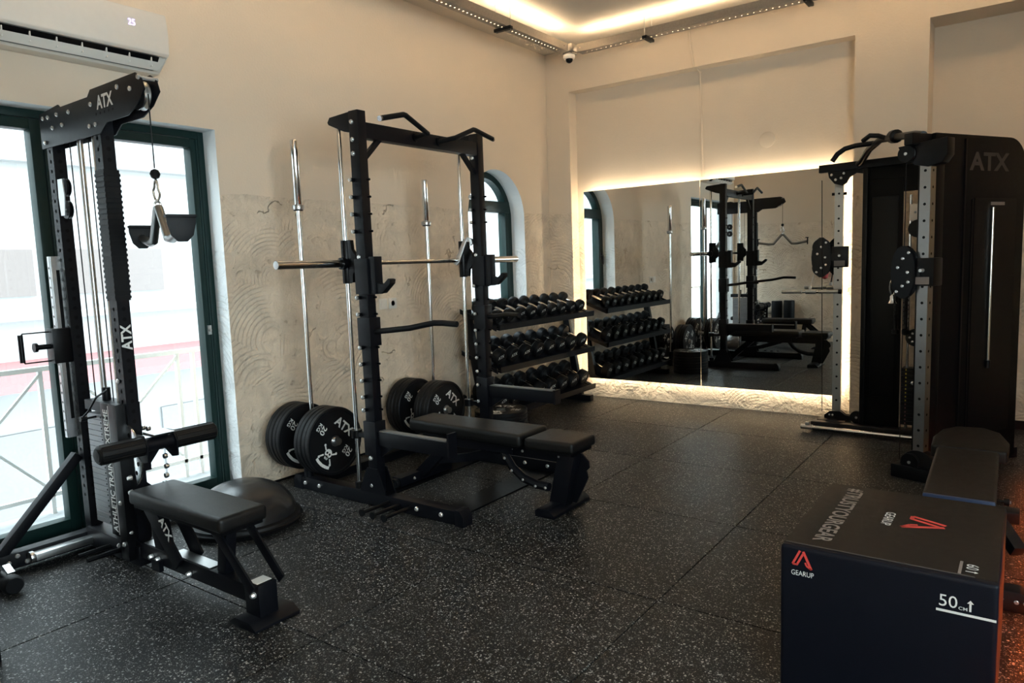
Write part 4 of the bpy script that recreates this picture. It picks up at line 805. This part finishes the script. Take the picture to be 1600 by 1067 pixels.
for x in (-.80, -.735):
    T.part('strand', MB().tube([(-.767, 5.95, 1.40), ((x-.767)/2, 5.95, 1.30) if False else (x, 5.95, 1.28), (x, 5.95, .86)], .015, 8), 'grip_foam')
    for k in range(12): T.part('braid', MB().tube([(x+.0155*math.cos(t), 5.95+.0155*math.sin(t), .88+k*.033+.005*t) for t in [2*math.pi*j/8 for j in range(9)]], .003, 5), 'rubber')
    T.part('knob', MB().lathe([(.01, -.03), (.026, -.02), (.026, .01), (.014, .02)], (x, 5.95, .85), (0, 0, 1), 12), 'rubber')
T = Thing('lat_bar', 'long chrome bar lying along the base of the cable machine', 'bar', (-1.0, 6.06, .03))
T.part('shaft', MB().cyl((-1.44, 6.045, .035), (-.53, 6.02, .035), .016, 14), 'chrome')
for x, y in ((-1.47, 6.046), (-.60, 6.022)): T.part('end_sleeve', MB().cyl((x-.02, y, .035), (x+.07, y, .035), .0205, 14), 'steel')
T.part('swivel', MB().box(-1.455, -1.425, 6.03, 6.06, .05, .075), 'steel', bev=.003)
# ================================================================== BENCH BEHIND THE BOX
T = Thing('flat_bench', 'black flat weight bench behind the soft box, in front of the cable machine', 'bench', (-.2, 3.95, 0))
def bp(y0, y1, w0, w1, z0, z1, dx=0): return MB().prism([(-.205-w0/2, y0), (-.205+w0/2, y0), (-.205+w1/2+dx, y1), (-.205-w1/2+dx, y1)], 'xy', z0, z1)
T.part('back_pad', bp(3.30, 4.13, .255, .265, .385, .45, -.02), 'vinyl_warmlit', bev=.015, seg=3)
T.part('pad_edge', bp(3.285, 3.302, .25, .25, .40, .452), 'edge_daylit', bev=.006)  # front strip carrying the painted daylight
T.part('head_pad', MB().prism([(-.385, 4.15), (-.06, 4.15), (-.055, 4.36), (-.10, 4.58), (-.18, 4.68), (-.31, 4.66), (-.37, 4.55), (-.395, 4.36)], 'xy', .385, .45), 'vinyl_warmlit', bev=.015, seg=3)
T.part('spine', MB().box(-.245, -.165, 3.36, 4.55, .29, .375), 'black_steel', bev=.004)
T.part('leg', MB().box(-.235, -.175, 3.38, 3.46, .04, .29), 'black_steel'); T.part('leg', MB().box(-.25, -.19, 4.45, 4.53, .04, .29), 'black_steel')
T.part('foot', MB().prism([(-.45, 0), (.06, 0), (.06, .05), (.01, .085), (-.40, .085), (-.45, .05)], 'xz', 3.33, 3.42), 'black_steel', bev=.004)
T.part('foot', MB().box(-.42, .0, 4.44, 4.54, 0, .06), 'black_steel', bev=.004)
T.part('side_arm', MB().beam((-.10, 3.56, .33), (.0, 3.42, .22), .05, .05), 'black_steel', bev=.004)
bolts(T, [(.0, 3.33, .045), (.03, 3.33, .045), (-.05, 3.33, .05)], (0, -1, 0), .009, .006)
T.part('adjust_knob', MB().cyl((-.165, 3.72, .33), (-.045, 3.72, .33), .008, 8).cyl((-.06, 3.72, .33), (-.04, 3.72, .33), .018, 10), 'black_satin')
bolts(T, [(-.038, 3.72, .33)], (1, 0, 0), .008, .004)
# ================================================================== SOFT PLYO BOX
bx0, bx1, by0, by1, bh = -.640, -.040, 2.345, 3.095, .50
T = Thing('plyo_box', 'soft foam plyo jump box with red logo in the right foreground', 'jump box', (-.34, 2.72, 0))
T.part('cover', MB().box(bx0, bx1, by0, by1, 0, bh-.002), 'vinyl_daylit', bev=.014, seg=4)
T.part('top_panel', MB().box(bx0+.004, bx1-.004, by0+.022, by1-.004, bh-.012, bh), 'vinyl_warmlit', bev=.005)  # top takes the warm-lit tone, the front border keeps the daylit one
T.part('zip_seam', MB().tube([(bx0+.01, by0+.026, bh+.0005), (bx1-.06, by0+.024, bh+.0005)], .002, 6), 'print_dark')
LOGO = stroke([(.03, .22), (.40, 1)], .11)+stroke([(.03, .22), (.24, .22), (.26, .22)], .10)+stroke([(.24, .20), (.56, .86)], .11)+stroke([(.56, .98), (.97, .06)], .13)+stroke([(.97, .06), (.72, .24), (.66, .40)], .09)
fu, fv = V((1, 0, 0)), V((0, 0, 1)); fy = by0
T.part('logo', flat(MB(), LOGO, (bx0+.038, fy, .425), fu, fv, .062), 'print_red', label='red angular logo')
T.part('lettering', text_mb(MB(), 'GEARUP', (bx0+.036, fy, .402), fu, fv, .070, .017, .0), 'print_white')
T.part('size_number', text_mb(MB(), '50', (bx1-.145, fy, .405), fu, fv, .046, .036, .0), 'print_white')
T.part('size_unit', text_mb(MB(), 'CM', (bx1-.096, fy, .404), fu, fv, .022, .010, .01), 'print_white')
T.part('size_arrow', flat(MB(), [[(.42, 0), (.58, 0), (.58, .75), (.42, .75)], [(.25, .7), (.75, .7), (.5, 1)]], (bx1-.084, fy, .404), fu, fv, .034), 'print_white')
T.part('size_line', MB().box(bx1-.152, bx1-.004, fy-.0015, fy-.0003, .388, .395), 'print_white')
tv = V((1, 0, 0)); tu = V((0, -1, 0)); top = bh
T.part('slogan', text_mb(MB(), '#TRUSTYOURGEAR', (bx0+.075, by1-.05, top), tu, tv, .62, .062, .02), 'print_grey', label='grey lettering TRUSTYOURGEAR')
T.part('logo', flat(MB(), LOGO, (bx0+.30, by0+.48, top), tu, tv, .135), 'print_red', label='red angular logo')
T.part('lettering', text_mb(MB(), 'GEARUP', (bx0+.245, by0+.48, top), tu, tv, .14, .032, .0), 'print_white')
T.part('size_number', text_mb(MB(), '60', (bx1-.085, by0+.115, top), tu, tv, .040, .032, .0), 'print_white')
T.part('size_arrow', flat(MB(), [[(.42, 0), (.58, 0), (.58, .75), (.42, .75)], [(.25, .7), (.75, .7), (.5, 1)]], (bx1-.085, by0+.072, top), tu, tv, .032), 'print_white')
T.part('size_line', MB().box(bx1-.103, bx1-.095, by0+.03, by0+.13, top+.0003, top+.0015), 'print_grey')
# ================================================================== BALANCE TRAINER
T = Thing('balance_trainer', 'black half ball balance trainer with swirl relief behind the lat tower seat', 'balance ball', (-3.655, 2.315, 0))
T.part('dome', MB().lathe([(.29, .055)]+[(.29*math.cos(t), .055+.205*math.sin(t)) for t in [math.radians(90*k/12) for k in range(1, 13)]], (-3.655, 2.315, 0), (0, 0, 1), 40), 'bosu_rubber')
T.part('base', MB().lathe([(.26, 0), (.30, .004), (.315, .02), (.32, .035), (.312, .055), (.29, .062)], (-3.655, 2.315, 0), (0, 0, 1), 40), 'rubber')
T.part('rim', MB().lathe([(.318, .030), (.324, .036), (.318, .042)], (-3.655, 2.315, 0), (0, 0, 1), 40), 'black_satin')
# ================================================================== MACHINE FOOT AT THE LEFT EDGE
T = Thing('abdominal_bench', 'black bench foot with a round end cap at the left edge of the floor', 'bench', (-3.76, .98, 0))
T.part('cross_tube', MB().tube([(-3.99, 1.185, .05), (-3.80, 1.185, .05)], .034, 16), 'black_satin')
T.part('end_cap', MB().lathe([(.02, -.012), (.040, -.008), (.044, .012), (.044, .05), (.036, .062)], (-3.83, 1.185, .045), (1, 0, 0), 22), 'rubber')
T.part('spine', MB().beam((-3.95, 1.185, .06), (-4.03, 1.0, .33), .06, .05), 'black_steel', bev=.004)
T.part('link', MB().beam((-3.90, 1.20, .11), (-3.84, 1.20, .085), .03, .008), 'steel')
T.part('pad', MB().box(-4.12, -3.87, .94, 1.16, .36, .42), 'vinyl', bev=.02, seg=3)
T.part('stand', MB().box(-4.06, -4.0, .95, 1.01, 0, .36), 'black_steel')
# ================================================================== SEEN IN THE MIRROR: THINGS BY THE WALL STUB
def roller(x, y, r, h, z, lab):
    T = Thing('foam_roller', lab, 'foam roller', (x, y, z), 'foam rollers by the wall stub')
    T.part('tube', MB().lathe([(r*.45, 0), (r*.95, 0), (r, .012), (r, h-.012), (r*.95, h), (r*.45, h), (r*.45, h-.03)], (x, y, z), (0, 0, 1), 26), 'rubber')
    T.part('core', MB().lathe([(r*.30, h-.02), (r*.45, h-.02), (r*.45, h+.001), (r*.30, h+.001)], (x, y, z), (0, 0, 1), 20), 'grey_plastic')
T = Thing('storage_bench', 'low black storage bench reflected in the mirror', 'bench', (-3.5, .83, 0))
T.part('top', MB().box(-3.82, -3.14, .735, .93, .30, .34), 'black_steel', bev=.004)
for x in (-3.79, -3.17): T.part('side', MB().box(x-.02, x+.02, .74, .92, 0, .30), 'black_steel')
T.part('back', MB().box(-3.77, -3.19, .745, .76, .05, .28), 'black_steel')
roller(-3.44, .83, .085, .33, .34, 'tall dark foam roller reflected in the mirror beside the lat tower'); roller(-3.24, .83, .085, .34, .34, 'tall dark foam roller reflected in the mirror, nearer the right edge')
roller(-3.66, .83, .07, .21, .34, 'short dark foam roller reflected in the mirror')
T = Thing('punch_mitt', 'red punch mitt hanging on the wall reflected in the mirror', 'mitt', (-2.70, .74, 1.1))
T.part('pad', MB().lathe([(.01, -.14), (.045, -.12), (.058, -.05), (.05, .05), (.03, .10), (.012, .13)], (-2.70, .78, 1.16), (0, 0, 1), 18), 'red_cloth'); T.part('strap', MB().box(-2.705, -2.695, .725, .78, 1.28, 1.33), 'black_satin')
single('access_panel', MB().box(-3.42, -3.02, .72, .728, 1.62, 1.95), 'wall_plaster', 'flush painted access panel on the wall reflected in the mirror', 'panel', (-3.2, .72, 1.62), bev=.002)
# ================================================================== UNSEEN DECK ADDED TO HOLD THE ORANGE LIGHT LOW
T = Thing('baffle', 'unseen added black platform with orange light under its edge', 'baffle', (1.1, 3.4, 0))
T.part('deck', MB().box(.24, XR-.01, 1.5, 5.4, .16, .20), 'black_steel', bev=.004)
T.part('light_cutoff', MB().box(.232, .24, 1.5, 5.4, .124, .20), 'black_steel')  # added drop edge that cuts the orange light off across the floor
T.part('skirt', MB().box(.42, XR-.01, 1.6, 5.3, 0, .16), 'dark_panel')
T.part('led_strip', MB().box(.30, .315, 1.65, 5.25, .148, .158), 'led_orange', label='orange glowing light strip')
